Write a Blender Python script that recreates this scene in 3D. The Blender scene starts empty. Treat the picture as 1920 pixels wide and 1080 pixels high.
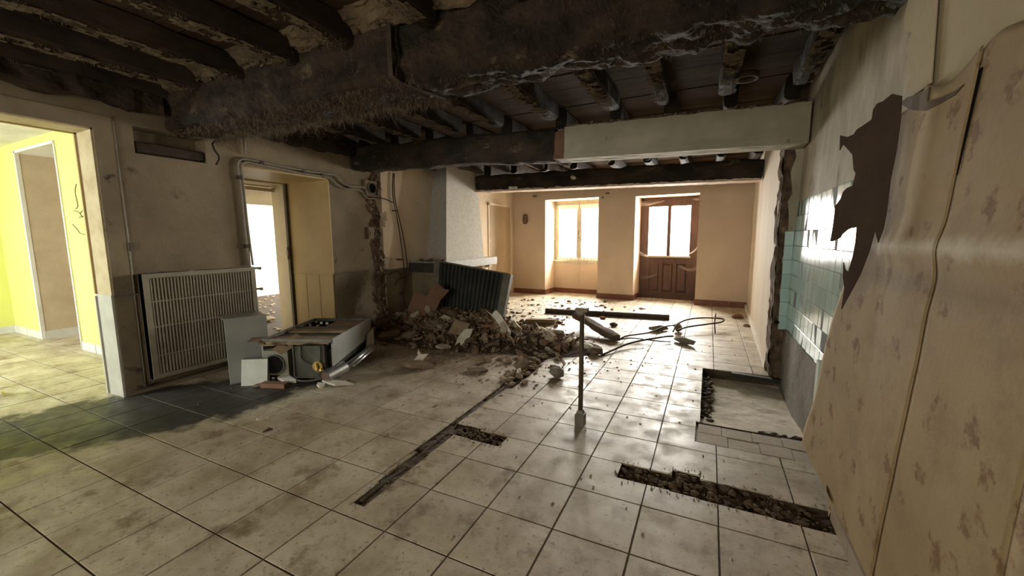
import bpy, math, random
from mathutils import Vector, Matrix, noise as mnoise
random.seed(7)
S = bpy.context.scene
COL = S.collection
PI = math.pi

# ------------------------------------------------------------------ camera
F_PX, YAW, PITCH, ROLL, CAMH = 759.0, .4521427, .12364, -.006677, 1.54548
_f = Vector((-math.sin(YAW)*math.cos(PITCH), math.cos(YAW)*math.cos(PITCH), -math.sin(PITCH)))
_r = Vector((math.cos(YAW), math.sin(YAW), 0)); _u = _r.cross(_f)
_c, _s = math.cos(ROLL), math.sin(ROLL)
R_, U_ = _c*_r + _s*_u, -_s*_r + _c*_u
cam = bpy.data.cameras.new('camera'); cam.sensor_fit = 'HORIZONTAL'; cam.sensor_width = 36
cam.lens = 36*F_PX/1920; cam.clip_start = .02
co = bpy.data.objects.new('camera', cam); COL.objects.link(co)
co.matrix_world = Matrix(((R_.x, U_.x, -_f.x, 0), (R_.y, U_.y, -_f.y, 0), (R_.z, U_.z, -_f.z, CAMH), (0, 0, 0, 1)))
S.camera = co
O_ = Vector((0, 0, CAMH))
def on(px, py, ax, v):
    d = R_*((px-960)/F_PX) + U_*(-(py-540)/F_PX) + _f
    return O_ + d*((v-O_[ax])/d[ax])
def fl(px, py, z=0): return on(px, py, 2, z)
def wx(px, py, x): return on(px, py, 0, x)
def wy(px, py, y): return on(px, py, 1, y)

# ------------------------------------------------------------------ world, daylight, rear fill, exposure
S.view_settings.view_transform = 'Standard'; S.view_settings.look = 'None'
S.view_settings.exposure = 0.0; S.view_settings.gamma = 1; S.view_settings.use_curve_mapping = False
W = bpy.data.worlds.new('overcast_sky'); S.world = W; W.use_nodes = True
W.node_tree.nodes['Background'].inputs[0].default_value = (1, .98, .94, 1)
W.node_tree.nodes['Background'].inputs[1].default_value = 3.0
def area(name, loc, dirv, sx, sy, power, col=(1, 1, 1)):
    l = bpy.data.lights.new(name, 'AREA'); l.shape = 'RECTANGLE'; l.size = sx; l.size_y = sy; l.energy = power; l.color = col
    o = bpy.data.objects.new(name, l); COL.objects.link(o); o.location = loc
    o.rotation_euler = Vector(dirv).to_track_quat('-Z', 'Y').to_euler()
    return o
area('daylight_window', (-3.15, 11.6, 1.95), (.06, -1, -.12), 1.3, 1.6, 760, (1, .95, .87))
area('daylight_glazed_door', (-.85, 11.4, 1.95), (-.12, -1, -.12), 1.1, 1.5, 760, (1, .95, .87))
area('fill_rear_opening', (-2.4, -3.75, 1.95), (0, 1, -.55), 3.2, 1.8, 100, (1, .93, .80))  # added fill lamp outside an invented opening behind the viewer
area('daylight_side_room', (-8.2, -2.0, 1.9), (.0, 1, -.4), 3.0, 1.8, 420, (.86, .96, 1))
area('daylight_far_room', (-9.2, 9.35, 1.8), (0, -1, -.6), 2.4, 1.7, 700, (1, .97, .9))

# ------------------------------------------------------------------ materials
def M(name, c, c2=None, s=2., lo=.35, hi=.65, c3=None, s3=8., t3=.6, w3=.06, rough=.85, bump=.15, bs=25., metal=0, spec=.3,
      rnd=0., coord='pos', st=(1, 1, 1), rough2=None, alpha=None, coat=0):
    m = bpy.data.materials.new(name); m.use_nodes = True; nt = m.node_tree; N = nt.nodes; L = nt.links
    b = N['Principled BSDF']; b.inputs['Roughness'].default_value = rough; b.inputs['Metallic'].default_value = metal
    b.inputs['Specular IOR Level'].default_value = spec
    if coord == 'pos': src = N.new('ShaderNodeNewGeometry').outputs['Position']
    else: src = N.new('ShaderNodeTexCoord').outputs['Object']
    mp = N.new('ShaderNodeMapping'); mp.inputs['Scale'].default_value = st; L.new(src, mp.inputs[0]); v = mp.outputs[0]
    m['v'] = 0
    def noise(sc, det=7, ro=.6):
        n = N.new('ShaderNodeTexNoise'); n.inputs['Scale'].default_value = sc; n.inputs['Detail'].default_value = det
        n.inputs['Roughness'].default_value = ro; L.new(v, n.inputs['Vector']); return n.outputs[0]
    def ramp(x, a, d):
        r = N.new('ShaderNodeMapRange'); r.inputs[1].default_value = a; r.inputs[2].default_value = d; r.clamp = True
        L.new(x, r.inputs[0]); return r.outputs[0]
    def mix(fac, a, d, mode='MIX'):
        x = N.new('ShaderNodeMix'); x.data_type = 'RGBA'; x.blend_type = mode
        for i, val in ((0, fac), (6, a), (7, d)):
            if hasattr(val, 'links') or hasattr(val, 'is_linked'): L.new(val, x.inputs[i])
            elif i == 0: x.inputs[0].default_value = val
            else: x.inputs[i].default_value = (*val, 1)
        return x.outputs[2]
    out = None
    if c2 is not None: out = mix(ramp(noise(s), lo, hi), c, c2)
    if c3 is not None: out = mix(ramp(noise(s3, 5, .65), t3, t3+w3), out if out is not None else c, c3)
    if rnd:
        oi = N.new('ShaderNodeObjectInfo'); h = N.new('ShaderNodeHueSaturation')
        mr = N.new('ShaderNodeMapRange'); mr.inputs[3].default_value = 1-rnd; mr.inputs[4].default_value = 1+rnd
        L.new(oi.outputs['Random'], mr.inputs[0]); L.new(mr.outputs[0], h.inputs['Value'])
        if out is not None: L.new(out, h.inputs['Color'])
        else: h.inputs['Color'].default_value = (*c, 1)
        out = h.outputs[0]
    if out is not None: L.new(out, b.inputs['Base Color'])
    else: b.inputs['Base Color'].default_value = (*c, 1)
    if rough2 is not None:
        mr = N.new('ShaderNodeMapRange'); mr.inputs[1].default_value = .35; mr.inputs[2].default_value = .65
        mr.inputs[3].default_value = rough; mr.inputs[4].default_value = rough2
        L.new(noise(s*1.7+1), mr.inputs[0]); L.new(mr.outputs[0], b.inputs['Roughness'])
    if bump:
        bn = N.new('ShaderNodeBump'); bn.inputs['Strength'].default_value = bump; bn.inputs['Distance'].default_value = .02
        L.new(noise(bs, 8, .65), bn.inputs['Height']); L.new(bn.outputs[0], b.inputs['Normal'])
    m['_h'] = 1
    m_env[name] = dict(N=N, L=L, b=b, v=v, noise=noise, ramp=ramp, mix=mix, out=out, src=src)
    return m
m_env = {}
plaster_left = M('dirty_grey_plaster', (.25, .20, .125), (.14, .108, .068), 1.1, .35, .7, (.07, .055, .035), 4, .62, .12, bump=.3, bs=14)
plaster_dado = M('grimy_dado', (.24, .192, .12), (.13, .10, .063), 1.6, .35, .7, (.05, .042, .03), 5, .6, .1, bump=.3, bs=14)
plaster_fire = M('cream_painted_plaster', (.76, .64, .48), (.62, .50, .35), 1.4, .3, .75, (.34, .25, .16), 6, .68, .08, bump=.2)
plaster_back = M('peach_painted_plaster', (.70, .56, .41), (.60, .46, .32), 1.2, .3, .7, (.25, .17, .11), 7, .7, .06, bump=.2)
plaster_right = M('stained_lime_plaster', (.44, .39, .29), (.24, .205, .145), 2.4, .35, .66, (.12, .095, .06), 4, .6, .12, bump=.45, bs=9, st=(1, 1, .45))
plaster_part = M('cream_partition', (.60, .52, .40), (.46, .38, .27), 1.5, .3, .7, bump=.2, st=(1, 1.4, .3))
beamplaster = M('grey_beam_plaster', (.40, .36, .26), (.29, .255, .175), 2.5, .3, .7, (.17, .14, .09), 6, .66, .08, bump=.3, bs=12)
white_pl = M('off_white_plaster', (.72, .68, .58), (.60, .55, .45), 2, bump=.15)
yellow = M('lemon_yellow_paint', (.66, .66, .19), (.62, .61, .17), 1.5, bump=.12)
hall_beige = M('beige_hall_wallpaper', (.56, .44, .29), (.48, .365, .235), 3, bump=.1)
white_tile = M('white_skirting_tile', (.66, .63, .56), (.55, .52, .45), 4, rough=.35, bump=.05)
cream_wood = M('cream_gloss_paint', (.50, .375, .17), (.42, .30, .13), 2, .3, .7, (.2, .13, .05), 12, .72, .04, rough=.5, bump=.1)
cream_pale = M('pale_cream_paint', (.55, .47, .31), (.45, .37, .23), 2, rough=.55, bump=.1)
grey_trim = M('dusty_grey_trim', (.16, .14, .105), (.10, .085, .06), 3, bump=.15)
skirt_red = M('terracotta_skirting', (.24, .10, .06), (.16, .07, .045), 5, rough=.5, bump=.1)
wood = M('charred_old_timber', (.018, .0125, .008), (.058, .040, .023), 4.2, .42, .68, (.17, .125, .075), 6, .62, .12, bump=1, bs=16, st=(.5, 1, 1))
wood_dk = M('sooty_joist_timber', (.02, .013, .008), (.06, .04, .024), 3, .4, .7, (.14, .10, .06), 9, .64, .12, bump=.7, bs=14, st=(1, .3, 1))
board = M('smoky_ceiling_boards', (.045, .030, .019), (.085, .058, .036), 2.2, .3, .7, (.03, .02, .013), 6, .62, .1, bump=.4, st=(.4, 1, 1), rnd=.25, spec=.03)
mortar = M('crumbling_mortar', (.12, .085, .048), (.06, .042, .024), 9, .35, .65, bump=.8, bs=30)
pale_strip = M('pale_strip', (.62, .50, .38), (.40, .29, .2), 6, .35, .65, bump=.5, bs=30)
cobweb = M('dusty_cobweb', (.20, .155, .10), (.07, .052, .034), 24, rough=1, bump=0)
web_white = M('lit_cobweb', (.45, .39, .30), rough=1, bump=0)
dirt = M('brown_earth', (.075, .05, .03), (.14, .10, .064), 16, .35, .65, (.035, .023, .014), 30, .58, .1, rough=1, bump=.9, bs=45)
screed = M('grout_and_screed', (.055, .038, .022), (.085, .062, .038), 8, rough=.95, bump=.2)
cement = M('rough_cement', (.76, .69, .56), (.58, .52, .41), 7, .35, .65, (.09, .078, .056), 4.5, .63, .1, rough=.95, bump=.6, bs=22)
cement_wall = M('grey_cement_render', (.21, .19, .155), (.10, .09, .072), 3, .35, .7, (.05, .042, .034), 5, .62, .1, rough=.9, bump=.5, bs=16)
imprint = M('pink_tile_bed', (.50, .44, .345), (.42, .345, .265), 5, .35, .65, (.20, .16, .11), 8, .64, .08, rough=.8, bump=.3)
masonry = M('broken_masonry', (.16, .105, .065), (.07, .046, .03), 12, .35, .65, (.30, .23, .15), 9, .64, .06, rough=1, bump=1, bs=24)
aqua = M('aqua_glazed_tile', (.44, .60, .56), (.36, .52, .48), 6, rough=.14, bump=.06, bs=5, spec=.6, rnd=.08, st=(1, 2.5, .5))
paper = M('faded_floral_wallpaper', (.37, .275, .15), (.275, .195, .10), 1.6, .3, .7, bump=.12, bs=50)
paper_plain = M('beige_lining_paper', (.42, .35, .22), (.36, .29, .18), 1.5, .3, .7, bump=.15, bs=20)
flap_shade = M('shaded_brown_flap', (.075, .045, .028), (.05, .03, .02), 3, rough=.95, bump=.15)  # flap paper darkened to stand for the shade on its turned face
rad_white = M('grimy_radiator_enamel', (.30, .265, .195), (.20, .17, .12), 4, .3, .7, rough=.55, bump=.06)
rad_slot = M('radiator_grime', (.12, .10, .065), (.20, .17, .12), 9, .45, .6, rough=.8, bump=.1)
rad_dark = M('dusty_green_black_metal', (.030, .036, .032), (.055, .058, .048), 4, rough=.55, bump=.1)
rad_edge = M('dull_grey_metal_edge', (.20, .185, .145), (.13, .12, .09), 5, rough=.5, bump=.1)
grey_panel = M('blue_grey_enamel', (.35, .355, .325), (.28, .285, .26), 3, .3, .7, rough=.42, bump=.03)
white_panel = M('chalky_white_panel', (.55, .55, .47), (.45, .44, .37), 5, rough=.6, bump=.08)
black = M('soot_black', (.010, .009, .008), rough=1, bump=0, spec=0)
dark_in = M('grimy_steel', (.10, .094, .075), (.05, .045, .035), 8, .35, .65, (.20, .13, .07), 14, .66, .06, rough=.5, metal=.4, bump=.2)
tan_dust = M('dusty_tan_plate', (.30, .22, .13), (.2, .14, .085), 6, rough=.9, bump=.3)
alu = M('aluminium', (.55, .56, .56), (.42, .42, .41), 8, rough=.35, metal=.85, bump=.05)
brass = M('brass', (.50, .36, .12), rough=.35, metal=.8, bump=.05)
steel_pipe = M('dull_steel', (.12, .09, .055), (.075, .055, .035), 10, rough=.6, metal=.2, bump=.1)
pale_pipe = M('painted_pipe', (.27, .24, .18), (.19, .165, .12), 6, rough=.6, bump=.1)
cable = M('black_cable', (.022, .018, .014), rough=.6, bump=0)
iron = M('rusty_dark_iron', (.038, .028, .020), (.07, .045, .028), 9, rough=.7, bump=.2)
hood_m = M('speckled_grey_roughcast', (.52, .50, .44), (.45, .43, .37), 14, .4, .6, (.54, .53, .49), 60, .6, .05, rough=.95, bump=.7, bs=70)
mantel_dark = M('dark_mantel_grey', (.05, .046, .037), (.035, .03, .024), 8, rough=.6, bump=.2)
granite = M('grey_granite', (.42, .41, .38), (.26, .25, .23), 40, .4, .6, (.55, .54, .5), 70, .62, .04, rough=.6, bump=.2)
rub1 = M('tan_rubble', (.26, .20, .13), (.17, .12, .075), 6, .35, .65, rough=1, bump=.5, rnd=.45, coord='obj')
rub2 = M('pale_plaster_rubble', (.46, .40, .31), (.32, .26, .18), 6, .35, .65, rough=1, bump=.4, rnd=.35, coord='obj')
rub3 = M('brown_rubble', (.13, .085, .05), (.20, .14, .085), 8, .35, .65, rough=1, bump=.6, rnd=.4, coord='obj')
rub_red = M('terracotta_rubble', (.24, .125, .075), (.18, .10, .06), 6, rough=1, bump=.4, rnd=.25, coord='obj')
rub_white = M('white_plaster_chip', (.70, .66, .55), (.55, .5, .4), 9, rough=.9, bump=.3, coord='obj')
cardb = M('torn_brown_board', (.22, .13, .08), (.17, .10, .062), 4, rough=.9, bump=.2)
concrete = M('grey_concrete_chunk', (.24, .205, .15), (.15, .125, .09), 9, rough=1, bump=.7, coord='obj')
oak = M('red_brown_door_wood', (.115, .058, .036), (.07, .036, .023), 6, .3, .7, rough=.45, bump=.2, st=(2.5, 2.5, .4))
win_wood = M('weathered_cream_window_paint', (.60, .56, .42), (.45, .40, .28), 5, rough=.55, bump=.1)
lace = M('white_lace', (.85, .82, .72), rough=1, bump=0)
plastic = M('cream_plastic', (.55, .50, .38), rough=.4, bump=0)
dark_plq = M('brown_plaque', (.10, .055, .03), (.16, .09, .05), 20, rough=.5, bump=.2)
stone_tan = M('scattered_floor_rubble', (.34, .26, .17), (.20, .14, .09), 14, rough=1, bump=.4)

def glass_mat():
    m = bpy.data.materials.new('window_glass'); m.use_nodes = True; N = m.node_tree.nodes; L = m.node_tree.links
    N.remove(N['Principled BSDF']); t = N.new('ShaderNodeBsdfTransparent'); g = N.new('ShaderNodeBsdfGlossy'); g.inputs['Roughness'].default_value = .05
    x = N.new('ShaderNodeMixShader'); x.inputs[0].default_value = .07
    L.new(t.outputs[0], x.inputs[1]); L.new(g.outputs[0], x.inputs[2]); L.new(x.outputs[0], N['Material Output'].inputs[0]); return m
glass = glass_mat()

# floor tiles: glazed beige, trodden dirt, a sooty spill by the radiator, dust round the heap
def tile_mat():
    m = M('beige_floor_tile', (.56, .495, .375), (.36, .29, .19), 3.0, .38, .64, (.22, .165, .10), 3.8, .55, .13, rough=.38, rough2=.66, bump=.05, bs=18, spec=.45, rnd=.07)
    e = m_env['beige_floor_tile']; N, L, b = e['N'], e['L'], e['b']
    col = b.inputs['Base Color'].links[0].from_socket
    def blob(loc, rot, sc, namp, nsc, a, d):
        mp = N.new('ShaderNodeMapping'); mp.vector_type = 'TEXTURE'
        mp.inputs['Location'].default_value = loc; mp.inputs['Rotation'].default_value = (0, 0, rot); mp.inputs['Scale'].default_value = sc
        L.new(e['src'], mp.inputs[0]); ln = N.new('ShaderNodeVectorMath'); ln.operation = 'LENGTH'; L.new(mp.outputs[0], ln.inputs[0])
        n = e['noise'](nsc, 5, .6); mu = N.new('ShaderNodeMath'); mu.operation = 'MULTIPLY_ADD'; mu.inputs[1].default_value = namp
        L.new(n, mu.inputs[0]); L.new(ln.outputs['Value'], mu.inputs[2]); return e['ramp'](mu.outputs[0], d, a)
    # trodden brown dust near the heap
    f = blob((-3.4, 5.0, 0), .1, (2.5, 1.9, 5), 1.6, 3.2, .85, 2.0)
    col = e['mix'](f, col, (.19, .125, .07))
    # trodden specks and streaks
    f = e['ramp'](e['noise'](30, 4, .6), .60, .66); mm = N.new('ShaderNodeMath'); mm.operation = 'MULTIPLY'; mm.inputs[1].default_value = .6; L.new(f, mm.inputs[0])
    col = e['mix'](mm.outputs[0], col, (.15, .11, .065))
    f = e['ramp'](e['noise'](11, 8, .75), .50, .68); mm = N.new('ShaderNodeMath'); mm.operation = 'MULTIPLY'; mm.inputs[1].default_value = .5; L.new(f, mm.inputs[0])
    col = e['mix'](mm.outputs[0], col, (.26, .20, .12))
    # dry white scuffs
    f = e['ramp'](e['noise'](7, 8, .7), .60, .72); mm = N.new('ShaderNodeMath'); mm.operation = 'MULTIPLY'; mm.inputs[1].default_value = .35; L.new(f, mm.inputs[0])
    col = e['mix'](mm.outputs[0], col, (.60, .57, .49))
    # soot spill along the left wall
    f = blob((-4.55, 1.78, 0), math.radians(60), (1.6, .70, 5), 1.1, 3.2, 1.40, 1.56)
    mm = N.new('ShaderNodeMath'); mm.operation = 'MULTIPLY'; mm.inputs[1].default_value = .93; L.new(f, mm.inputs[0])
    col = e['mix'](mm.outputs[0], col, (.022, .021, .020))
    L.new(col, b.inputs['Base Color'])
    return m
tilem = tile_mat()
# wallpaper flower sprigs and stains
def paper_pattern():
    e = m_env['faded_floral_wallpaper']; N, L, b = e['N'], e['L'], e['b']; col = e['out']
    vo = N.new('ShaderNodeTexVoronoi'); vo.inputs['Scale'].default_value = 8.0; vo.inputs['Randomness'].default_value = .7
    n = N.new('ShaderNodeTexNoise'); n.inputs['Scale'].default_value = 34; n.inputs['Detail'].default_value = 6; L.new(e['v'], n.inputs['Vector'])
    n2 = N.new('ShaderNodeTexNoise'); n2.inputs['Scale'].default_value = 13; n2.inputs['Detail'].default_value = 6; n2.inputs['Roughness'].default_value = .7; L.new(e['v'], n2.inputs['Vector'])
    vm = N.new('ShaderNodeVectorMath'); vm.operation = 'MULTIPLY_ADD'; vm.inputs[1].default_value = (.22, .22, .22); L.new(n2.outputs['Color'], vm.inputs[0]); L.new(e['src'], vm.inputs[2])
    mp = N.new('ShaderNodeMapping'); mp.inputs['Scale'].default_value = (0, 1.0, .8); L.new(vm.outputs[0], mp.inputs[0]); L.new(mp.outputs[0], vo.inputs['Vector'])
    mu = N.new('ShaderNodeMath'); mu.operation = 'MULTIPLY_ADD'; mu.inputs[1].default_value = .55; L.new(n.outputs[0], mu.inputs[0]); L.new(vo.outputs['Distance'], mu.inputs[2])
    f = e['ramp'](mu.outputs[0], .60, .42); mm = N.new('ShaderNodeMath'); mm.operation = 'MULTIPLY'; mm.inputs[1].default_value = .75; L.new(f, mm.inputs[0])
    col = e['mix'](mm.outputs[0], col, (.15, .07, .028))
    f = e['ramp'](e['noise'](4.5, 8, .75), .50, .68); mm = N.new('ShaderNodeMath'); mm.operation = 'MULTIPLY'; mm.inputs[1].default_value = .5; L.new(f, mm.inputs[0])
    col = e['mix'](mm.outputs[0], col, (.19, .13, .075))
    # pale band with a darker band below, across the strips at crease height
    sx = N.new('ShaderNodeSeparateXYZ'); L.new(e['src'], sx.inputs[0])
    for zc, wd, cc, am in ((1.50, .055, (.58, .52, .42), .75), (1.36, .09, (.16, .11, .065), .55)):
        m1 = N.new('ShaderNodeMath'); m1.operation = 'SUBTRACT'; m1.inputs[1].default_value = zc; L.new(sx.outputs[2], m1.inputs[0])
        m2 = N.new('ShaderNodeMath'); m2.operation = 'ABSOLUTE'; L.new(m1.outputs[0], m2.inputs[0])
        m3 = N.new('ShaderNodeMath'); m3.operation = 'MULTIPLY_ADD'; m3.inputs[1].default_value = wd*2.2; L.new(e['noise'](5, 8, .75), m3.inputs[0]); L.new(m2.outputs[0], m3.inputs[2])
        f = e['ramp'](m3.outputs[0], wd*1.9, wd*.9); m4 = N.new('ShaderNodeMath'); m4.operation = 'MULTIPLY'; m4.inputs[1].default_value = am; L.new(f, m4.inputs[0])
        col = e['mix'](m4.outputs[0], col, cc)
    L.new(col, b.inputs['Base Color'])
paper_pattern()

# ------------------------------------------------------------------ mesh helpers
def fbm(p, sc=1., oct=4):
    p = Vector(p)*sc; a, t = 1., 0.
    for _ in range(oct):
        t += a*mnoise.noise(p); p = p*2.03+Vector((5.1, 1.7, 3.3)); a *= .5
    return t
class MB:
    def __init__(s, xf=None): s.v = []; s.f = []; s.xf = xf
    def add(s, vs, fs):
        b = len(s.v)
        for p in vs:
            p = Vector(p); s.v.append(s.xf @ p if s.xf else p)
        s.f += [tuple(b+i for i in f) for f in fs]; return s
    def box(s, x0, x1, y0, y1, z0, z1):
        return s.hexa([(x0, y0, z0), (x1, y0, z0), (x1, y1, z0), (x0, y1, z0), (x0, y0, z1), (x1, y0, z1), (x1, y1, z1), (x0, y1, z1)])
    def hexa(s, p):
        return s.add(p, [(3, 2, 1, 0), (4, 5, 6, 7), (0, 1, 5, 4), (1, 2, 6, 5), (2, 3, 7, 6), (3, 0, 4, 7)])
    def obox(s, o, ex, ey, ez):
        o, ex, ey, ez = map(Vector, (o, ex, ey, ez))
        return s.hexa([o, o+ex, o+ex+ey, o+ey, o+ez, o+ex+ez, o+ex+ey+ez, o+ey+ez])
    def quad(s, a, b, c, d): return s.add([a, b, c, d], [(0, 1, 2, 3)])
    def prism(s, poly, d):
        n = len(poly); d = Vector(d); P = [Vector(p) for p in poly]
        return s.add(P+[p+d for p in P], [tuple(range(n-1, -1, -1)), tuple(range(n, 2*n))]+[(i, (i+1) % n, n+(i+1) % n, n+i) for i in range(n)])
    def tube(s, pts, r, n=8, cap=True):
        pts = [Vector(p) for p in pts]; rr = r if hasattr(r, '__len__') else [r]*len(pts); vs = []; up = Vector((.13, .27, .95))
        for i, p in enumerate(pts):
            t = (pts[min(i+1, len(pts)-1)]-pts[max(i-1, 0)]).normalized()
            a = t.cross(up)
            if a.length < .1: a = t.cross(Vector((1, 0, 0)))
            a.normalize(); b = t.cross(a)
            vs += [p+(a*math.cos(2*PI*k/n)+b*math.sin(2*PI*k/n))*rr[i] for k in range(n)]
        fs = [(i*n+k, i*n+(k+1) % n, (i+1)*n+(k+1) % n, (i+1)*n+k) for i in range(len(pts)-1) for k in range(n)]
        if cap: fs += [tuple(range(n-1, -1, -1)), tuple((len(pts)-1)*n+k for k in range(n))]
        return s.add(vs, fs)
    def ring(s, c, ax, r0, r1, d, n=20):
        c, ax = Vector(c), Vector(ax).normalized(); a = ax.cross(Vector((.1, .2, .97)) if abs(ax.z) < .9 else Vector((1, 0, 0))).normalized(); b = ax.cross(a); vs = []
        for rr, h in ((r0, 0), (r1, 0), (r1, d), (r0, d)):
            vs += [c+ax*h+(a*math.cos(2*PI*k/n)+b*math.sin(2*PI*k/n))*rr for k in range(n)]
        return s.add(vs, [(j*n+k, j*n+(k+1) % n, ((j+1) % 4)*n+(k+1) % n, ((j+1) % 4)*n+k) for j in range(4) for k in range(n)])
    def grid(s, fn, nu, nv):
        return s.add([fn(i/nu, j/nv) for j in range(nv+1) for i in range(nu+1)],
                     [(j*(nu+1)+i, j*(nu+1)+i+1, (j+1)*(nu+1)+i+1, (j+1)*(nu+1)+i) for j in range(nv) for i in range(nu)])
    def rock(s, c, size, seed, rough=.35, flat=1.):
        rnd = random.Random(seed); c = Vector(c); sz = Vector(size)
        t = (1+5**.5)/2
        base = [(-1, t, 0), (1, t, 0), (-1, -t, 0), (1, -t, 0), (0, -1, t), (0, 1, t), (0, -1, -t), (0, 1, -t), (t, 0, -1), (t, 0, 1), (-t, 0, -1), (-t, 0, 1)]
        fs = [(0, 11, 5), (0, 5, 1), (0, 1, 7), (0, 7, 10), (0, 10, 11), (1, 5, 9), (5, 11, 4), (11, 10, 2), (10, 7, 6), (7, 1, 8), (3, 9, 4), (3, 4, 2), (3, 2, 6), (3, 6, 8), (3, 8, 9), (4, 9, 5), (2, 4, 11), (6, 2, 10), (8, 6, 7), (9, 8, 1)]
        vs = []
        for p in base:
            p = Vector(p).normalized()*(1+rnd.uniform(-rough, rough)); vs.append(c+Vector((p.x*sz.x, p.y*sz.y, p.z*sz.z)))
        return s.add(vs, fs)
def wloc(o):
    v = Vector(o.location)
    while o.parent: o = o.parent; v = v+Vector(o.location)
    return v
def obj(name, mb, mat, parent=None, smooth=False, label=None, base=True):
    me = bpy.data.meshes.new(name)
    if parent is not None: off = wloc(parent); loc = Vector((0, 0, 0))
    elif base:
        xs = [p.x for p in mb.v]; ys = [p.y for p in mb.v]; off = Vector(((min(xs)+max(xs))/2, (min(ys)+max(ys))/2, min(p.z for p in mb.v))); loc = off
    else: off = loc = Vector((0, 0, 0))
    me.from_pydata([p-off for p in mb.v], [], mb.f); me.materials.append(mat); me.update()
    if smooth: me.polygons.foreach_set('use_smooth', [True]*len(me.polygons))
    o = bpy.data.objects.new(name, me); COL.objects.link(o); o.location = loc
    if parent is not None: o.parent = parent
    if label: o['label'] = label
    return o
def struct(name, mb, mat, parent=None, smooth=False, label=None, cat=None):
    o = obj(name, mb, mat, parent, smooth, base=False)
    if parent is None: o['kind'] = 'structure'
    if label: o['label'] = label
    if cat: o['category'] = cat
    return o
def tag(o, label, cat, group=None):
    o['label'] = label; o['category'] = cat
    if group: o['group'] = group
    return o
def thing(name, loc, label, cat, group=None):
    o = bpy.data.objects.new(name, None); COL.objects.link(o); o.location = loc; o.empty_display_size = .1
    return tag(o, label, cat, group)
def sempty(name, label, cat=None):
    o = bpy.data.objects.new(name, None); COL.objects.link(o); o['kind'] = 'structure'; o['label'] = label
    if cat: o['category'] = cat
    return o
def rep(name, me, parent, loc, rot=(0, 0, 0), sc=(1, 1, 1)):
    o = bpy.data.objects.new(name, me); COL.objects.link(o); o.location = loc; o.rotation_euler = rot; o.scale = sc
    if parent is not None: o.parent = parent
    return o
def sub(r, holes):
    out = [r]
    for h in holes:
        nxt = []
        for a in out:
            x0, x1, y0, y1 = a; X0, X1, Y0, Y1 = max(x0, h[0]), min(x1, h[1]), max(y0, h[2]), min(y1, h[3])
            if X0 >= X1 or Y0 >= Y1: nxt.append(a); continue
            for q in ((x0, X0, y0, y1), (X1, x1, y0, y1), (X0, X1, y0, Y0), (X0, X1, Y1, y1)):
                if q[1]-q[0] > .004 and q[3]-q[2] > .004: nxt.append(q)
        out = nxt
    return out

# ================================================================== SETTING
T = .4; GX, GY = -4.2831, 1.0819
HOLES = [(-1.825, -1.735, 1.58, 1.80), (-1.845, -1.742, 1.80, 2.20), (-1.878, -1.750, 2.20, 2.72), (-1.892, -1.835, 2.72, 3.30), (-1.900, -1.825, 3.30, 3.62),
         (-1.915, -1.760, 3.62, 4.30), (-1.960, -1.80, 4.30, 5.05), (-1.75, -1.60, 2.53, 2.725), (-1.60, -1.345, 2.52, 2.69),
         (-.47, -.15, 2.50, 2.69), (-.15, .02, 2.49, 2.75), (.02, .40, 2.48, 2.71), (.40, .79, 2.47, 2.69)]
RECESS = (0.0, .79, 3.60, 5.165); BED = (-.03, .79, 3.22, 3.60)
ALLH = HOLES+[RECESS, BED]
slab = MB()
for q in sub((-11.3, 1.05, -3.5, 11.3), ALLH):
    slab.quad((q[0], q[2], -.0045), (q[1], q[2], -.0045), (q[1], q[3], -.0045), (q[0], q[3], -.0045))
slab.box(-11.3, 1.05, -3.5, 11.3, -.3, -.22)
def pit(h, d):
    x0, x1, y0, y1 = h
    slab.quad((x0, y0, -d), (x1, y0, -d), (x1, y1, -d), (x0, y1, -d))
for h in HOLES: pit(h, .085)
# outer rims of the cut trenches
def rims(hs, d):
    for h in hs:
        x0, x1, y0, y1 = h
        for (a, b, nx, ny) in (((x0, y0), (x1, y0), 0, -1), ((x1, y0), (x1, y1), 1, 0), ((x1, y1), (x0, y1), 0, 1), ((x0, y1), (x0, y0), -1, 0)):
            for k in range(8):
                t0, t1 = k/8, (k+1)/8; mx = a[0]+(b[0]-a[0])*(t0+t1)/2+nx*.006; my = a[1]+(b[1]-a[1])*(t0+t1)/2+ny*.006
                if any(g[0] < mx < g[1] and g[2] < my < g[3] for g in hs): continue
                p = (a[0]+(b[0]-a[0])*t0, a[1]+(b[1]-a[1])*t0); q = (a[0]+(b[0]-a[0])*t1, a[1]+(b[1]-a[1])*t1)
                slab.quad((*p, -.008), (*q, -.008), (*q, -d), (*p, -d))
rims(HOLES, .085); rims([RECESS], .115)
floor = struct('floor', slab, screed, label='beige tiled floor with chased trenches')
REG = [(-5.15, .80, -3.2, 10.45), (-4.2, -.1, 10.45, 11.2), (-5.455, -5.15, .55, 1.8), (-10.6, -5.455, -1.5, 2.4), (-9.42, -8.0, 2.4, 3.3)]
def tile_geo(mb, r, z=0., h=.0105, c=.0025):
    x0, x1, y0, y1 = r
    mb.add([(x0, y0, z-h), (x1, y0, z-h), (x1, y1, z-h), (x0, y1, z-h), (x0, y0, z-c), (x1, y0, z-c), (x1, y1, z-c), (x0, y1, z-c),
            (x0+c, y0+c, z), (x1-c, y0+c, z), (x1-c, y1-c, z), (x0+c, y1-c, z)],
           [(0, 1, 5, 4), (1, 2, 6, 5), (2, 3, 7, 6), (3, 0, 4, 7), (4, 5, 9, 8), (5, 6, 10, 9), (6, 7, 11, 10), (7, 4, 8, 11), (8, 9, 10, 11)])
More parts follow.
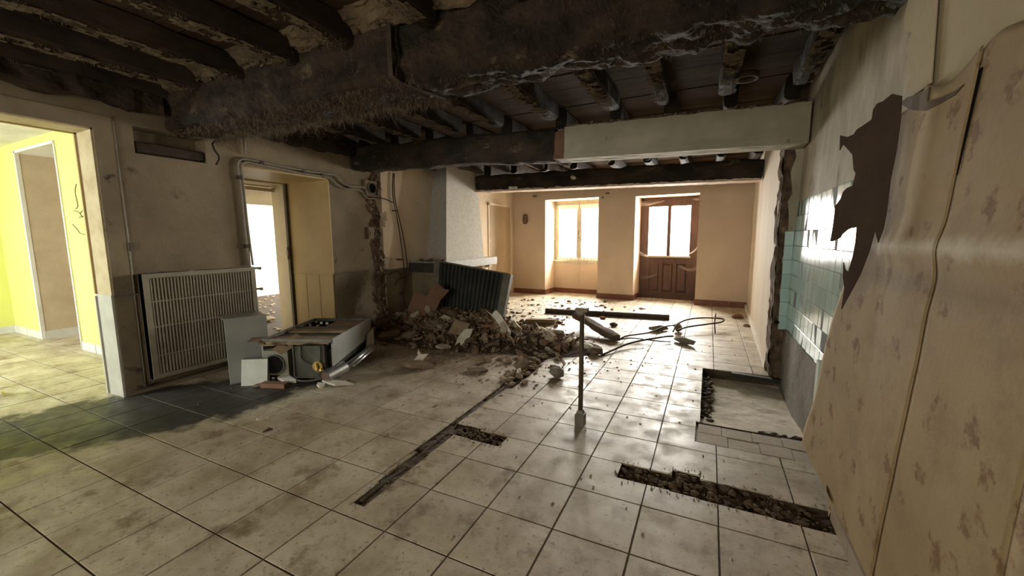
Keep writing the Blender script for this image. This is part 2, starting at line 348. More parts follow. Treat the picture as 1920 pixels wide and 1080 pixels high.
def visible(p, m=.04):
    d = Vector(p)-O_; z = d.dot(_f)
    if z < .3: return 0
    x, y = d.dot(R_)/z*F_PX/960, d.dot(U_)/z*F_PX/540
    return (1/z**3) if abs(x) < 1+m*6 and abs(y) < 1+m*8 else 0
cand = []
for i in range(-18, 14):
    for j in range(-12, 28):
        r0 = (GX+i*T+.004, GX+(i+1)*T-.004, GY+j*T+.004, GY+(j+1)*T-.004); ps = []
        for g in REG:
            r = (max(r0[0], g[0]), min(r0[1], g[1]), max(r0[2], g[2]), min(r0[3], g[3]))
            if r[1]-r[0] > .02 and r[3]-r[2] > .02: ps += sub(r, ALLH)
        if ps: cand.append((max(visible((a, b, 0)) for a in r0[:2] for b in r0[2:]), r0, ps))
cand.sort(key=lambda c: -c[0])
full = MB(); tile_geo(full, (-T/2+.004, T/2-.004, -T/2+.004, T/2-.004))
fm = bpy.data.meshes.new('floor_tile'); fm.from_pydata(full.v, [], full.f); fm.materials.append(tilem)
rest = MB()
for k, (vis, r0, ps) in enumerate(cand):
    if vis and k < 296:
        cx, cy = (r0[0]+r0[1])/2, (r0[2]+r0[3])/2; dz = random.uniform(-.0015, .0)
        tilt = (random.uniform(-.0012, .0012), random.uniform(-.0012, .0012), 0)
        if len(ps) == 1 and abs(ps[0][0]-r0[0])+abs(ps[0][1]-r0[1])+abs(ps[0][2]-r0[2])+abs(ps[0][3]-r0[3]) < .01: me = fm
        else:
            mb = MB()
            for p in ps: tile_geo(mb, (p[0]-cx, p[1]-cx, p[2]-cy, p[3]-cy), c=0. if len(ps) > 1 else .0025)
            me = bpy.data.meshes.new('floor_tile'); me.from_pydata(mb.v, [], mb.f); me.materials.append(tilem)
        rep('floor_tile', me, floor, (cx, cy, dz), tilt)
    else:
        for p in ps: tile_geo(rest, p)
o = obj('distant_floor_tiles', rest, tilem, floor); o['kind'] = 'stuff'

# earth and gravel in the trenches
def earth(name, r, zb, amp, seed, nx, ny):
    x0, x1, y0, y1 = r; mb = MB()
    mb.grid(lambda u, v: (x0+(x1-x0)*u, y0+(y1-y0)*v, zb+amp*fbm((x0+(x1-x0)*u, y0+(y1-y0)*v, seed), 9, 5)), nx, ny)
    return obj(name, mb, dirt, floor, False)
earth('trench_earth', (-1.96, -1.742, 1.58, 5.05), -.014, .016, 1, 14, 200)
earth('trench_earth', (-1.75, -1.345, 2.52, 2.725), -.035, .022, 2, 40, 22)
earth('trench_earth', (-.47, .79, 2.47, 2.75), -.028, .026, 3, 110, 26)
mb = MB(); rg = random.Random(3)
for k in range(420):
    h = random.Random(k).choice(HOLES[4:]); x, y = rg.uniform(h[0]+.01, h[1]-.01), rg.uniform(h[2]+.01, h[3]-.01); s = rg.choice((.006, .009, .013, .02))
    if x > -.2 and rg.random() < .5: s *= 1.5
    mb.rock((x, y, -.022+s*.3), (s, s*rg.uniform(.6, 1), s*.7), k)
o = obj('gravel', mb, rub3, floor); o['kind'] = 'stuff'
mb = MB()
for k in range(70):
    y = rg.uniform(3.7, 5.1); s = rg.uniform(.012, .04); mb.rock((-1.86-.05*(y-3.7)+rg.gauss(0, .06), y, s*.3), (s*1.3, s, s*.6), 2000+k, .4)
o = obj('trench_rubble', mb, rub1, floor); o['kind'] = 'stuff'
mb = MB(); mb.tube([(-1.80+.03*math.sin(t*3)*.3-.025*t, 1.62+t*.85, -.014+.006*math.sin(t*9)) for t in [i/10 for i in range(0, 40)]], .013, 8)
obj('buried_pipe', mb, mortar, floor, True, 'pale conduit lying in the trench')
# soil spilled over the tile edges beside the trenches
mb = MB()
for k in range(500):
    h = HOLES[rg.randrange(len(HOLES))]; e = rg.random()
    x = rg.choice((h[0]-abs(rg.gauss(0, .02)), h[1]+abs(rg.gauss(0, .025)))) if e < .5 else rg.uniform(h[0], h[1])
    y = rg.uniform(h[2], h[3]) if e < .5 else rg.choice((h[2]-abs(rg.gauss(0, .02)), h[3]+abs(rg.gauss(0, .03))))
    s = rg.uniform(.002, .006); mb.rock((x, y, s*.4), (s, s, s*.6), k)
o = obj('spilled_soil', mb, rub3, floor); o['kind'] = 'stuff'

# cement pan of the removed shower, mortar rims, tile bed
mb = MB(); mb.grid(lambda u, v: (.0+.79*u, 3.60+1.565*v, -.035-.075*min(1, v*2.2)+.008*fbm((u*.8, v*1.6, 4), 6)), 40, 70)
obj('cement_pan', mb, cement, floor, True, 'rough grey cement pan left by the removed shower')
mb = MB(); mb.grid(lambda u, v: (BED[0]+.82*u, 3.22+.38*v, -.016-.012*(v**3)+.003*fbm((u*.8, v*.4, 9), 8)), 40, 20)
obj('tile_bed', mb, imprint, floor, True, 'pinkish tile bed strip')
for k, (x0, x1, y0, y1) in enumerate([(-.01, .19, 3.24, 3.40), (.20, .40, 3.23, 3.38), (.41, .60, 3.24, 3.40), (.61, .78, 3.23, 3.39), (-.01, .15, 3.415, 3.56), (.16, .36, 3.41, 3.555), (.37, .56, 3.42, 3.56), (.57, .77, 3.42, 3.57)]):
    mb = MB(); tile_geo(mb, (x0, x1+.006, y0, y1+.006), -.006+.0008*(k % 3), .008, .001); obj('bed_tile', mb, imprint, floor)
mb = MB()
for k in range(46):
    y = 3.62+1.5*k/46; s = rg.uniform(.014, .034); mb.rock((.03+.03*math.sin(k*1.7)+rg.uniform(0, .03), y, -.05-.03*rg.random()), (s, s*1.2, s*.8), 50+k, .4)
for k in range(22):
    x = .45+.32*k/22; s = rg.uniform(.01, .026); mb.rock((x, 3.63+rg.uniform(0, .05), -.03), (s*1.3, s, s*.7), 150+k, .4)
o = obj('mortar_rim', mb, mortar, floor); o['kind'] = 'stuff'

# ---- left wall with two openings
XL, ZC = -5.15, 3.15
mb = MB()
mb.box(-5.455, XL, -3.2, .55, -.05, ZC).box(-5.455, XL, .55, 1.80, 2.57, ZC).box(-5.455, XL, 1.80, 3.13, -.05, 2.40).box(-5.455, XL, 1.80, 2.10, 2.40, ZC).box(-5.455, XL, 2.74, 3.13, 2.40, ZC).box(-5.455, XL, 2.10, 2.74, 2.66, ZC).box(-5.455, XL-.2, 2.10, 2.74, 2.40, 2.66)
mb.box(-6.06, XL, 3.13, 4.37, 2.43, ZC).box(-6.06, XL, 4.37, 5.45, -.05, ZC).box(-6.06, -5.455, 2.93, 3.13, -.05, ZC)
wl = struct('wall_left', mb, plaster_left, label='sooty grey plaster wall with two doorways')
mb = MB(); mb.box(XL-.005, XL+.014, 1.80, 3.13, 0, 1.0); obj('dado_panel', mb, plaster_dado, wl, label='grimy lower dado panel')
mb = MB(); mb.box(XL-.005, XL+.014, 4.37, 5.05, 0, 1.0); obj('dado_panel', mb, plaster_dado, wl)
mb = MB(); mb.box(XL, XL+.024, 4.37, 5.06, 1.0, 1.022); obj('dado_rail', mb, grey_trim, wl)
mb = MB(); mb.box(XL, XL+.022, 1.80, 2.02, 1.0, 1.018); obj('dado_rail', mb, grey_trim, wl)
mb = MB(); mb.box(XL, XL+.02, 1.80, 1.94, 0, 2.70); mb.box(XL, XL+.02, .45, 1.80, 2.57, 2.70); obj('architrave', mb, plaster_dado, wl)
mb = MB(); mb.tube([(XL+.012, 1.955, .05), (XL+.012, 1.955, 1.6), (XL+.012, 1.945, 2.66)], .011, 8); obj('conduit_strip', mb, pale_pipe, wl, True)
mb = MB(); mb.box(XL, XL+.03, 1.96, 2.0, 1.44, 1.52); obj('light_switch', mb, grey_trim, wl)
mb = MB(); mb.box(-5.46, XL+.004, 1.786, 1.802, 1.02, 2.57); mb.box(-5.46, XL+.004, .55, 1.80, 2.555, 2.572)
obj('jamb_lining', mb, M('mottled_cream_jamb', (.55, .46, .28), (.42, .33, .18), 5, bump=.2), wl, label='mottled cream lining of the first doorway')
mb = MB(); mb.box(-5.47, XL+.006, 1.78, 1.80, -.01, 1.02); mb.box(-5.465, -5.44, 1.765, 1.79, 0, 1.0); obj('jamb_panel', mb, M('off_white_jamb_board', (.48, .46, .38), (.38, .36, .29), 5, rough=.5, bump=.08), wl, label='off-white lower jamb board')
mb = MB(); mb.box(-5.47, -5.445, 1.77, 1.80, 1.02, 2.57); mb.box(-5.47, -5.445, .55, 1.80, 2.545, 2.57); obj('jamb_bead', mb, cream_wood, wl)
# second doorway
mb = MB(); mb.box(-6.06, XL+.003, 4.352, 4.372, 1.02, 2.43); mb.box(-6.06, XL+.003, 3.13, 4.37, 2.415, 2.432); obj('reveal_lining', mb, cream_wood, wl, label='ochre cream reveal of the second doorway')
for k in range(3):
    x0 = -6.05+.3*k; mb = MB(); tile_geo(mb, (0, .294, 0, 1.0), .016, .016, .004)
    m2 = MB(); m2.add([(x0+p.x, 4.364-p.z, p.y) for p in mb.v], mb.f); obj('wainscot_plank', m2, cream_wood, wl)
mb = MB(); mb.box(-6.06, XL+.008, 4.345, 4.372, 1.0, 1.025); obj('wainscot_rail', mb, cream_wood, wl)
dr = sempty('door_2', 'cream timber door frame set deep in the second doorway', 'door frame')
mb = MB(); mb.box(-6.44, -6.10, 4.34, 4.40, 0, 2.43); obj('frame_post', mb, cream_pale, dr)
mb = MB(); mb.box(-6.10, -6.06, 4.31, 4.40, 0, 2.43); mb.box(-6.13, -6.10, 4.325, 4.36, 0, 2.4); obj('frame_stop', mb, grey_trim, dr)
mb = MB(); mb.hexa([(-7.3, 3.61, 2.16), (-6.46, 3.61, 2.38), (-6.46, 5.2, 2.38), (-7.3, 5.2, 2.16), (-7.3, 3.61, 2.2), (-6.46, 3.61, 2.42), (-6.46, 5.2, 2.42), (-7.3, 5.2, 2.2)]); obj('bounce_soffit', mb, cream_pale, dr)  # added soffit, sloped so its underside catches bounce from the far room
mb = MB(); mb.box(-6.44, -6.10, 3.13, 4.34, 2.40, 2.44); mb.box(-6.42, -6.36, 3.13, 4.34, 2.30, 2.35); obj('frame_head', mb, cream_pale, dr)
mb = MB(); mb.box(-6.44, -6.10, 3.13, 3.19, 0, 2.43); obj('frame_post', mb, cream_pale, dr)
mb = MB(); mb.tube([(-6.09, 4.30, 1.22), (-6.09, 4.30, 1.42)], .012, 8); mb.box(-6.10, -6.06, 4.285, 4.315, 1.28, 1.36); obj('hinge', mb, pale_pipe, dr)
# torn masonry seam where a partition was ripped out
mb = MB()
def seam(u, v):
    z = 2.75*v; w = .16+.07*fbm((z, 1, 2), 3.1); y = 5.13+.12*fbm((z, 7, 1), 2.2)+.0+w*2*u
    e = max(0, math.sin(PI*min(max(u, 0), 1)))**.4
    return (XL-.02+(.035+.04*fbm((u*2, z*2.4, 3), 3.5, 5)+.02*fbm((y*7, z*7, 9), 2))*e, y, z)
mb.grid(seam, 22, 150); obj('torn_masonry', mb, masonry, wl, label='ragged masonry scar of a removed partition')
mb = MB()
for k in range(26):
    z = rg.uniform(.15, 2.65); s = rg.uniform(.012, .034); mb.rock((XL+.03, 5.14+.12*fbm((z, 7, 1), 2.2)+rg.uniform(.04, .36), z), (s*.5, s, s*rg.uniform(.7, 1.4)), 300+k, .45)
o = obj('plaster_crumbs', mb, rub1, wl); o['kind'] = 'stuff'
mb = MB()
for (z, y, w, h) in ((2.33, 5.34, .09, .12), (1.92, 5.42, .08, .16), (1.78, 5.40, .10, .1), (1.12, 5.42, .10, .18), (1.02, 5.34, .06, .1)):
    mb.grid(lambda u, v: (XL+.05+.04*math.sin(u*3+z*9), y+w*(u-.5)+.01*math.sin(v*11), z+h*(v-.5)+.02*math.sin(u*9)), 5, 5)
obj('paper_scraps', mb, rub2, wl)
# fireplace stretch of the left wall
def xw(y): return XL+max(0, y-5.45)*.2/4.9
mb = MB(); mb.hexa([(-5.6, 5.45, -.05), (XL, 5.45, -.05), (-4.94, 10.6, -.05), (-5.6, 10.6, -.05), (-5.6, 5.45, ZC), (XL, 5.45, ZC), (-4.94, 10.6, ZC), (-5.6, 10.6, ZC)])
wf = struct('wall_fireplace', mb, plaster_fire, label='cream plaster wall behind the fireplace')
mb = MB()
def grime(u, v):
    y = 5.47+.9*u; z = .0+1.0*v
    return (xw(y)+.006+.006*fbm((y, z, 1), 5), y, z)
mb.grid(grime, 10, 10); obj('bare_plaster', mb, plaster_dado, wf)
# ---- back wall (slightly skewed), niches for window and door
eB = Vector((.9978, -.0666, 0)); nB = Vector((.0666, .9978, 0))
XB = Matrix(((eB.x, nB.x, 0, -4.95), (eB.y, nB.y, 0, 10.33), (0, 0, 1, 0), (0, 0, 0, 1)))
DEP = .78
mb = MB(XB)
mb.box(-.5, .97, 0, DEP, -.05, ZC).box(2.43, 3.33, 0, DEP, -.05, ZC).box(4.72, 6.2, 0, DEP, -.05, ZC)
mb.box(.97, 2.43, 0, DEP, 2.53, ZC).box(3.33, 4.72, 0, DEP, 2.50, ZC).box(.97, 2.43, .60, DEP, -.05, .88)
wb = struct('wall_back', mb, plaster_back, label='peach plaster end wall with window and door niches')
def sk(name, a, b, z1=.13):
    return a, b
for n, (a0, a1, d0, d1) in enumerate([(-.01, .97, -.014, 0), (2.43, 3.33, -.014, 0), (4.72, 5.75, -.014, 0), (.97, .984, -.01, .60), (2.416, 2.43, -.01, .60), (.97, 2.43, .586, .60), (3.33, 3.344, -.01, .62), (4.706, 4.72, -.01, .62)]):
    L = max(a1-a0, d1-d0); k = max(1, round(L/.3))
    for i in range(k):
        mb = MB(XB)
        if a1-a0 > d1-d0: mb.box(a0+(a1-a0)*i/k+.002, a0+(a1-a0)*(i+1)/k-.002, d0, d1, 0, .13)
        else: mb.box(a0, a1, d0+(d1-d0)*i/k+.002, d0+(d1-d0)*(i+1)/k-.002, 0, .13)
        obj('skirting_tile', mb, skirt_red, wb)
win = sempty('window_1', 'two-leaf cream timber window with lace edging', 'window')
D0 = .63
mb = MB(XB); mb.box(.97, 1.04, D0, D0+.07, .86, 2.53).box(2.36, 2.43, D0, D0+.07, .86, 2.53).box(.97, 2.43, D0, D0+.07, 2.44, 2.53).box(.95, 2.45, D0-.06, D0+.07, .86, .92); obj('window_frame', mb, win_wood, win)
for (a, b) in ((1.04, 1.70), (1.70, 2.36)):
    mb = MB(XB); mb.box(a, a+.07, D0-.015, D0+.04, .92, 2.44).box(b-.07, b, D0-.015, D0+.04, .92, 2.44).box(a, b, D0-.015, D0+.04, .92, 1.0).box(a, b, D0-.015, D0+.04, 2.36, 2.44)
    c = obj('casement', mb, win_wood, win)
    mb = MB(XB); mb.box(a+.07, b-.07, D0+.01, D0+.016, 1.0, 2.36); obj('pane', mb, glass, c)
mb = MB(XB); mb.tube([(1.70, D0-.03, 1.0), (1.70, D0-.03, 2.4)], .011, 8); mb.box(1.675, 1.725, D0-.05, D0-.01, 1.60, 1.74); mb.box(1.665, 1.735, D0-.045, D0-.015, 1.52, 1.55); obj('espagnolette', mb, pale_pipe, win)
for (a, b) in ((1.06, 1.69), (1.72, 2.34)):
    for (z0, z1) in ((2.33, 2.42), (.86, .99)):
        mb = MB(XB); mb.grid(lambda u, v: (a+(b-a)*u, D0-.035+.012*math.sin(u*40), z0+(z1-z0)*v-(.022*abs(math.sin(u*19)) if v < .01 else 0)), 48, 2); obj('lace_edging', mb, lace, win)
mb = MB(XB); mb.tube([(.99, .3, .93), (1.2, .45, .9), (1.5, .60, .90), (1.9, .61, .91)], .008, 5); mb.tube([(1.0, .2, 1.5), (1.03, .62, 1.5)], .006, 5); obj('cobweb_strand', mb, web_white, win)
mb = MB(XB); mb.box(1.69, 1.72, .585, .60, .13, .86); mb.box(1.70, 2.42, .59, .60, .62, .64); obj('panel_crack_batten', mb, plaster_back, win)
# half-glazed door
dd = sempty('door_3', 'half-glazed red-brown timber door to the outside', 'door'); E0 = .62
mb = MB(XB); mb.box(3.33, 3.42, E0, E0+.08, 0, 2.50).box(4.63, 4.72, E0, E0+.08, 0, 2.50).box(3.33, 4.72, E0, E0+.08, 2.40, 2.50); obj('door_frame', mb, oak, dd)
mb = MB(XB); mb.box(3.42, 3.53, E0+.01, E0+.055, 0, 2.40).box(4.49, 4.63, E0+.01, E0+.055, 0, 2.40).box(3.53, 4.49, E0+.01, E0+.055, 2.28, 2.40).box(3.53, 4.49, E0+.01, E0+.055, .92, 1.06).box(3.53, 4.49, E0+.01, E0+.055, 0, .14)
lf = obj('door_leaf', mb, oak, dd)
for k in range(3):
    a = 3.53+.32*k; mb = MB(XB); mb.box(a+.04, a+.28, E0+.022, E0+.05, .18, .88); mb.box(a+.07, a+.25, E0+.012, E0+.03, .22, .84); obj('door_panel', mb, oak, lf)
    mb = MB(XB); mb.box(a-.0, a+.04, E0+.012, E0+.05, .14, .92); mb.box(a+.28, a+.32, E0+.012, E0+.05, .14, .92); obj('stile', mb, oak, lf)
mb = MB(XB); mb.box(3.53, 4.49, E0+.022, E0+.045, .14, .92); obj('door_backing', mb, oak, lf)
mb = MB(XB); mb.box(3.975, 4.05, E0+.005, E0+.05, 1.06, 2.28); obj('glazing_bar', mb, oak, lf)
for (a, b) in ((3.53, 3.975), (4.05, 4.49)):
    mb = MB(XB); mb.box(a, b, E0+.028, E0+.034, 1.06, 2.28); obj('pane', mb, glass, lf)
mb = MB(XB); mb.box(3.50, 4.52, E0-.02, E0+.02, 1.035, 1.075); obj('ledge', mb, web_white, lf)
mb = MB(XB)
for (p, q, sag) in (((3.35, .3, 2.36), (3.85, .60, 2.40), .05), ((3.37, .25, 2.30), (3.7, .62, 2.39), .04), ((4.70, .3, 2.38), (4.5, .6, 2.42), .02), ((4.71, .3, 1.28), (4.46, .6, 1.12), .03), ((4.71, .35, .78), (4.25, .61, .84), .07), ((3.36, .4, 1.12), (3.52, .6, 1.05), .01), ((3.4, .5, .5), (3.75, .6, .6), .03)):
    for j in range(3):
        pp = Vector(p)+Vector((0, 0, .03*j)); qq = Vector(q)+Vector((.02*j, 0, .01*j))
        mb.tube([pp.lerp(qq, t/6)-Vector((0, 0, sag*math.sin(PI*t/6))) for t in range(7)], .0025, 5)
obj('cobweb_strand', mb, web_white, dd)
mb = MB(XB)
for k in range(9): mb.rock((3.55+.09*k, .45+.05*math.sin(k), .012), (.02, .014, .012), 700+k)
o = obj('threshold_crumbs', mb, rub_white, floor); o['kind'] = 'stuff'

# ---- right side: main wall, furring, stub, far partition
def xr(z): return .775+.018*z
mb = MB(); mb.hexa([(xr(-.2), -3.2, -.2), (1.15, -3.2, -.2), (1.15, 5.15, -.2), (xr(-.2), 5.15, -.2), (xr(ZC), -3.2, ZC), (1.15, -3.2, ZC), (1.15, 5.15, ZC), (xr(ZC), 5.15, ZC)])
wr = struct('wall_right', mb, plaster_right, label='stained lime plaster side wall')
mb = MB(); mb.hexa([(.715, -3.2, 0), (.85, -3.2, 0), (.85, 2.36, 0), (.715, 2.36, 0), (.775, -3.2, ZC), (.85, -3.2, ZC), (.85, 2.40, ZC), (.775, 2.40, ZC)])
obj('lining_board', mb, paper_plain, wr, label='raised lining papered in plain beige')
mb = MB()
mb.grid(lambda u, v: (xr(.62*v-.12)-.012+.006*fbm((u*3, v, 2), 6), 2.5+2.65*u, -.12+.68*v+.03*(1-u)*v+(.01*fbm((u*9, 1, 1), 3) if v == 1 else 0)), 60, 16)
obj('cement_render', mb, cement_wall, wr, True, 'bare grey cement below the tiles')
mb = MB(); mb.box(.735, .80, 3.43, 3.50, -.02, .66); obj('tile_edge_strip', mb, M('pale_aqua_strip', (.62, .68, .60), (.5, .55, .47), 4, bump=.1), wr)
mb = MB()
for k in range(26):
    s = rg.uniform(.012, .03); mb.rock((.765, 3.36+rg.uniform(0, .16), .35+rg.uniform(0, .3)), (s*.4, s, s), 800+k, .5)
o = obj('broken_render', mb, rub3, wr); o['kind'] = 'stuff'
# glazed wall tiles 15 x 15 cm
tz0, ty1 = .545, 5.145; TS = .15
tm = MB(); tile_geo(tm, (.003, TS-.003, .002, TS-.002), 0, .008, .002)
wt = bpy.data.meshes.new('wall_tile'); wt.from_pydata([(-p.z, -p.x, p.y) for p in tm.v], [], tm.f); wt.materials.append(aqua); wt.flip_normals()
mb = MB(); mb.grid(lambda u, v: (xr(tz0+9*TS*v)-.007, 2.42+(ty1-2.42)*u, tz0+9*TS*v), 2, 2); obj('tile_grout', mb, M('grey_tile_grout', (.09, .10, .09), bump=0), wr)
for r in range(9):
    for c in range(18):
        z = tz0+r*TS; rep('wall_tile', wt, wr, (xr(z)-.008+random.uniform(-.0008, .0008), ty1-c*TS, z), (random.uniform(-.002, .002), .018+random.uniform(-.006, .006), random.uniform(-.012, .012)))
# stub pier
mb = MB()
mb.grid(lambda u, v: (.66+.16*u, 5.15-.012*0+.03*fbm((u*.4, v*3, 5), 5, 5)*1-.0, 2.72*v-.1), 12, 130)
mb.grid(lambda u, v: (.655+.03*fbm((u, v*3, 8), 4), 5.15+.3*u, 2.72*v-.1), 4, 60)
ws = struct('wall_stub', mb, masonry, label='broken masonry stub of the cut partition')
mb = MB(); mb.box(.70, 1.1, 5.17, 5.44, -.1, ZC); obj('stub_core', mb, masonry, ws)
pts = [(.715, .55), (.73, .75), (.70, .95), (.725, 1.15), (.70, 1.3), (.74, 1.42), (.735, 1.75), (.715, 1.9), (.75, 1.98), (.72, 2.2), (.76, 2.35), (.73, 2.5), (.76, 2.62), (.83, 2.62), (.83, .55)]
mb = MB(); mb.prism([(x, 5.118, z) for x, z in pts], (0, .02, 0)); obj('plaster_patch', mb, plaster_right, ws)
st = MB(); tile_geo(st, (.0015, TS-.0015, .0015, TS-.0015), 0, .008, .002)
for r in range(7):
    w = .08; m2 = MB(); tile_geo(m2, (.79-w, .79, .0, TS-.003), 0, .008, .002)
    m3 = MB(); m3.add([(p.x, 5.108-p.z, tz0+r*TS+p.y) for p in m2.v], m2.f); obj('wall_tile', m3, aqua, ws)
mb = MB(); mb.tube([(.70, 5.11, .62), (.69, 5.09, .62)], .02, 10); obj('pipe_stub', mb, black, ws)
# far partition
def xp(y): return .672+(y-5.42)*.024
ed = []
rq = random.Random(5)
for k in range(90): ed.append((xp(5.3)-.01, 5.33+.09*fbm((k*.03, 3, 1), 5, 4)+.03*rq.random(), 2.9*k/89-.02))
mb = MB(); mb.prism(ed+[(xp(6.2)-.002, 6.2, 2.88), (xp(6.2)-.002, 6.2, -.02)], (.022, 0, 0))
mb.hexa([(xp(5.44), 5.44, -.05), (1.1, 5.44, -.05), (1.1, 10.6, -.05), (xp(10.6), 10.6, -.05), (xp(5.44), 5.44, ZC), (1.1, 5.44, ZC), (1.1, 10.6, ZC), (xp(10.6), 10.6, ZC)])
wp = struct('wall_partition', mb, plaster_part, label='cream far partition with a torn near edge')
mb = MB(); mb.hexa([(xp(5.4)-.03, 5.40, 0), (xp(5.4), 5.40, 0), (xp(9.97), 9.97, 0), (xp(9.97)-.03, 9.97, 0), (xp(5.4)-.03, 5.40, .085), (xp(5.4), 5.40, .085), (xp(9.97), 9.97, .085), (xp(9.97)-.03, 9.97, .085)])
obj('skirting_board', mb, white_pl, wp, label='off-white skirting board')
# ---- ceiling
mb = MB(); mb.box(-11.4, 1.2, -3.6, 11.4, ZC+.02, ZC+.15)
cl = struct('ceiling', mb, board, label='smoke-darkened boarded ceiling')
y = -3.1; k = 0
while y < 10.9:
    w = random.uniform(.16, .24); mb = MB(); mb.box(-5.2, .86, y, y+w-.008, ZC-.012+random.uniform(0, .008), ZC+.02); obj('ceiling_board', mb, board, cl); y += w
# ---- rear wall behind the viewer, its opening added to let in fill light
mb = MB(); mb.box(-5.455, -4.1, -3.4, -3.2, 0, ZC).box(-.7, 1.15, -3.4, -3.2, 0, ZC).box(-4.1, -.7, -3.4, -3.2, 0, .75).box(-4.1, -.7, -3.4, -3.2, 2.55, ZC)
struct('wall_rear', mb, plaster_fire, label='unseen rear wall with a wide opening added for fill light')
# ---- yellow side room
mb = MB(); mb.box(-8.0, -5.455, 2.4, 2.56, -.05, ZC).box(-10.75, -9.45, 2.4, 2.9, -.05, ZC).box(-9.45, -8.0, 2.4, 2.56, 2.87, ZC).box(-10.8, -10.6, -1.7, 2.4, -.05, ZC)
mb.box(-10.8, -9.7, -1.7, -1.5, 0, ZC).box(-6.7, -5.455, -1.7, -1.5, 0, ZC).box(-9.7, -6.7, -1.7, -1.5, 0, .7).box(-9.7, -6.7, -1.7, -1.5, 2.5, ZC)
wy_ = struct('wall_side_room', mb, yellow, label='lemon yellow walls of the side room')
mb = MB(); mb.box(-9.45, -9.425, 2.42, 3.4, 0, 2.87); mb.box(-9.45, -7.9, 3.3, 3.4, 0, 2.87); obj('hall_paper', mb, hall_beige, wy_, label='beige papered passage wall')
mb = MB(); mb.box(-9.45, -7.95, 2.42, 3.4, 2.85, 2.88); obj('passage_ceiling', mb, white_pl, wy_)
mb = MB(); mb.box(-9.465, -9.42, 2.385, 2.43, 0, 2.88); mb.box(-8.02, -7.985, 2.385, 2.43, 0, 2.88); mb.box(-9.45, -8.0, 2.385, 2.42, 2.85, 2.89); obj('corner_bead', mb, white_pl, wy_)
for (a, b) in ((-10.6, -10.05), (-10.04, -9.46), (-8.0, -7.55), (-7.54, -7.0), (-6.99, -6.4), (-6.39, -5.8)):
    mb = MB(); mb.box(a, b-.006, 2.385, 2.40, 0, .12); obj('skirting_tile', mb, white_tile, wy_)
for (a, b) in ((2.41, 2.85), (2.855, 3.29)):
    mb = MB(); mb.box(-9.425, -9.41, a, b, 0, .12); obj('skirting_tile', mb, white_tile, wy_)
for k in range(6):
    mb = MB(); mb.box(-10.6, -10.585, -1.2+.6*k, -1.2+.6*k+.594, 0, .12); obj('skirting_tile', mb, white_tile, wy_)
mb = MB(); mb.box(-10.7, -5.455, -1.6, 2.41, 3.0, 3.14); struct('ceiling_side_room', mb, white_pl, label='white ceiling of the yellow room')
# ---- bright far room behind the second doorway
mb = MB(); mb.box(-11.25, -11.05, 3.45, 9.1, -.05, ZC).box(-11.05, -6.06, 3.45, 3.6, -.05, ZC).box(-6.44, -6.06, 4.40, 9.1, -.05, ZC).box(-6.44, -6.06, 3.13, 4.40, 2.43, ZC)
mb.box(-11.05, -10.5, 8.9, 9.1, 0, ZC).box(-7.9, -6.06, 8.9, 9.1, 0, ZC).box(-10.5, -7.9, 8.9, 9.1, 0, .7).box(-10.5, -7.9, 8.9, 9.1, 2.5, ZC)
struct('wall_far_room', mb, white_pl, label='white walls of the sunlit far room')
mb = MB()
for k in range(240):
    s = rg.uniform(.01, .035); mb.rock((rg.uniform(-10.9, -6.5), rg.uniform(3.9, 7.6), s*.3), (s*1.6, s, s*.4), 900+k)
o = obj('far_room_crumbs', mb, rub2, floor); o['kind'] = 'stuff'
mb = MB(); mb.rock((*fl(507, 602)[:2], .04), (.14, .1, .05), 77); tag(obj('stone_fragment', mb, rub2), 'flat stone fragment just inside the sunlit far room', 'stone')

# ================================================================== BEAMS AND JOISTS
def rough_bar(a, b, hy, hz, amp, n, m=20, sq=4., seed=0., sc=3.):
    """rough squared timber from a to b (centres of its ends); hy, hz half sizes across"""
    a, b = Vector(a), Vector(b); t = (b-a).normalized(); up = Vector((0, 0, 1)); side = up.cross(t).normalized(); up2 = t.cross(side); mb = MB(); vs = []
    for i in range(n+1):
        c = a.lerp(b, i/n)
        for k in range(m):
            th = 2*PI*(k+.5)/m; cx, cz = math.cos(th), math.sin(th); r = (abs(cx)**sq+abs(cz)**sq)**(-1/sq)
            p = c+side*(cx*r*hy)+up2*(cz*r*hz); d = (side*cx+up2*cz)
            vs.append(p+d*amp*(fbm(p+Vector((seed, 0, 0)), sc, 5)))
    fs = [(i*m+k, i*m+(k+1) % m, (i+1)*m+(k+1) % m, (i+1)*m+k) for i in range(n) for k in range(m)]
    fs += [tuple(range(m-1, -1, -1)), tuple(n*m+k for k in range(m))]
    return mb.add(vs, fs)
mb = rough_bar((-5.14, 2.58, 2.885), (-2.03, 2.58, 2.875), .215, .225, .05, 260, 72, 6, 1, 4.5)
b1 = tag(obj('ceiling_beam', mb, wood, None, False), 'massive charred beam nearest the viewer, cobwebbed and crumbling', 'beam')
mb = rough_bar((-2.07, 2.60, 2.872), (.77, 2.60, 2.86), .205, .24, .06, 240, 72, 6, 5, 4.5)
obj('beam_length', mb, wood, b1)
def hairs(parent, n, fn, length, w=.0013, name='cobwebs'):
    mb = MB(); r = random.Random(n)
    for k in range(n):
        p, d = fn(r); p = Vector(p); l = length*r.uniform(.3, 1)**1.5*(2.2 if r.random() < .06 else 1); q = p+Vector(d)*l*.5+Vector((r.gauss(0, .2), r.gauss(0, .2), 0))*l; e = q+Vector((r.gauss(0, .3), r.gauss(0, .3), -.5))*l
        s = Vector((r.uniform(-1, 1), r.uniform(-1, 1), .2)).normalized()*w
        mb.add([p-s, p+s, q+s, q-s, e], [(0, 1, 2, 3), (3, 2, 4)])
    o = obj(name, mb, cobweb, parent); o['kind'] = 'stuff'; return o
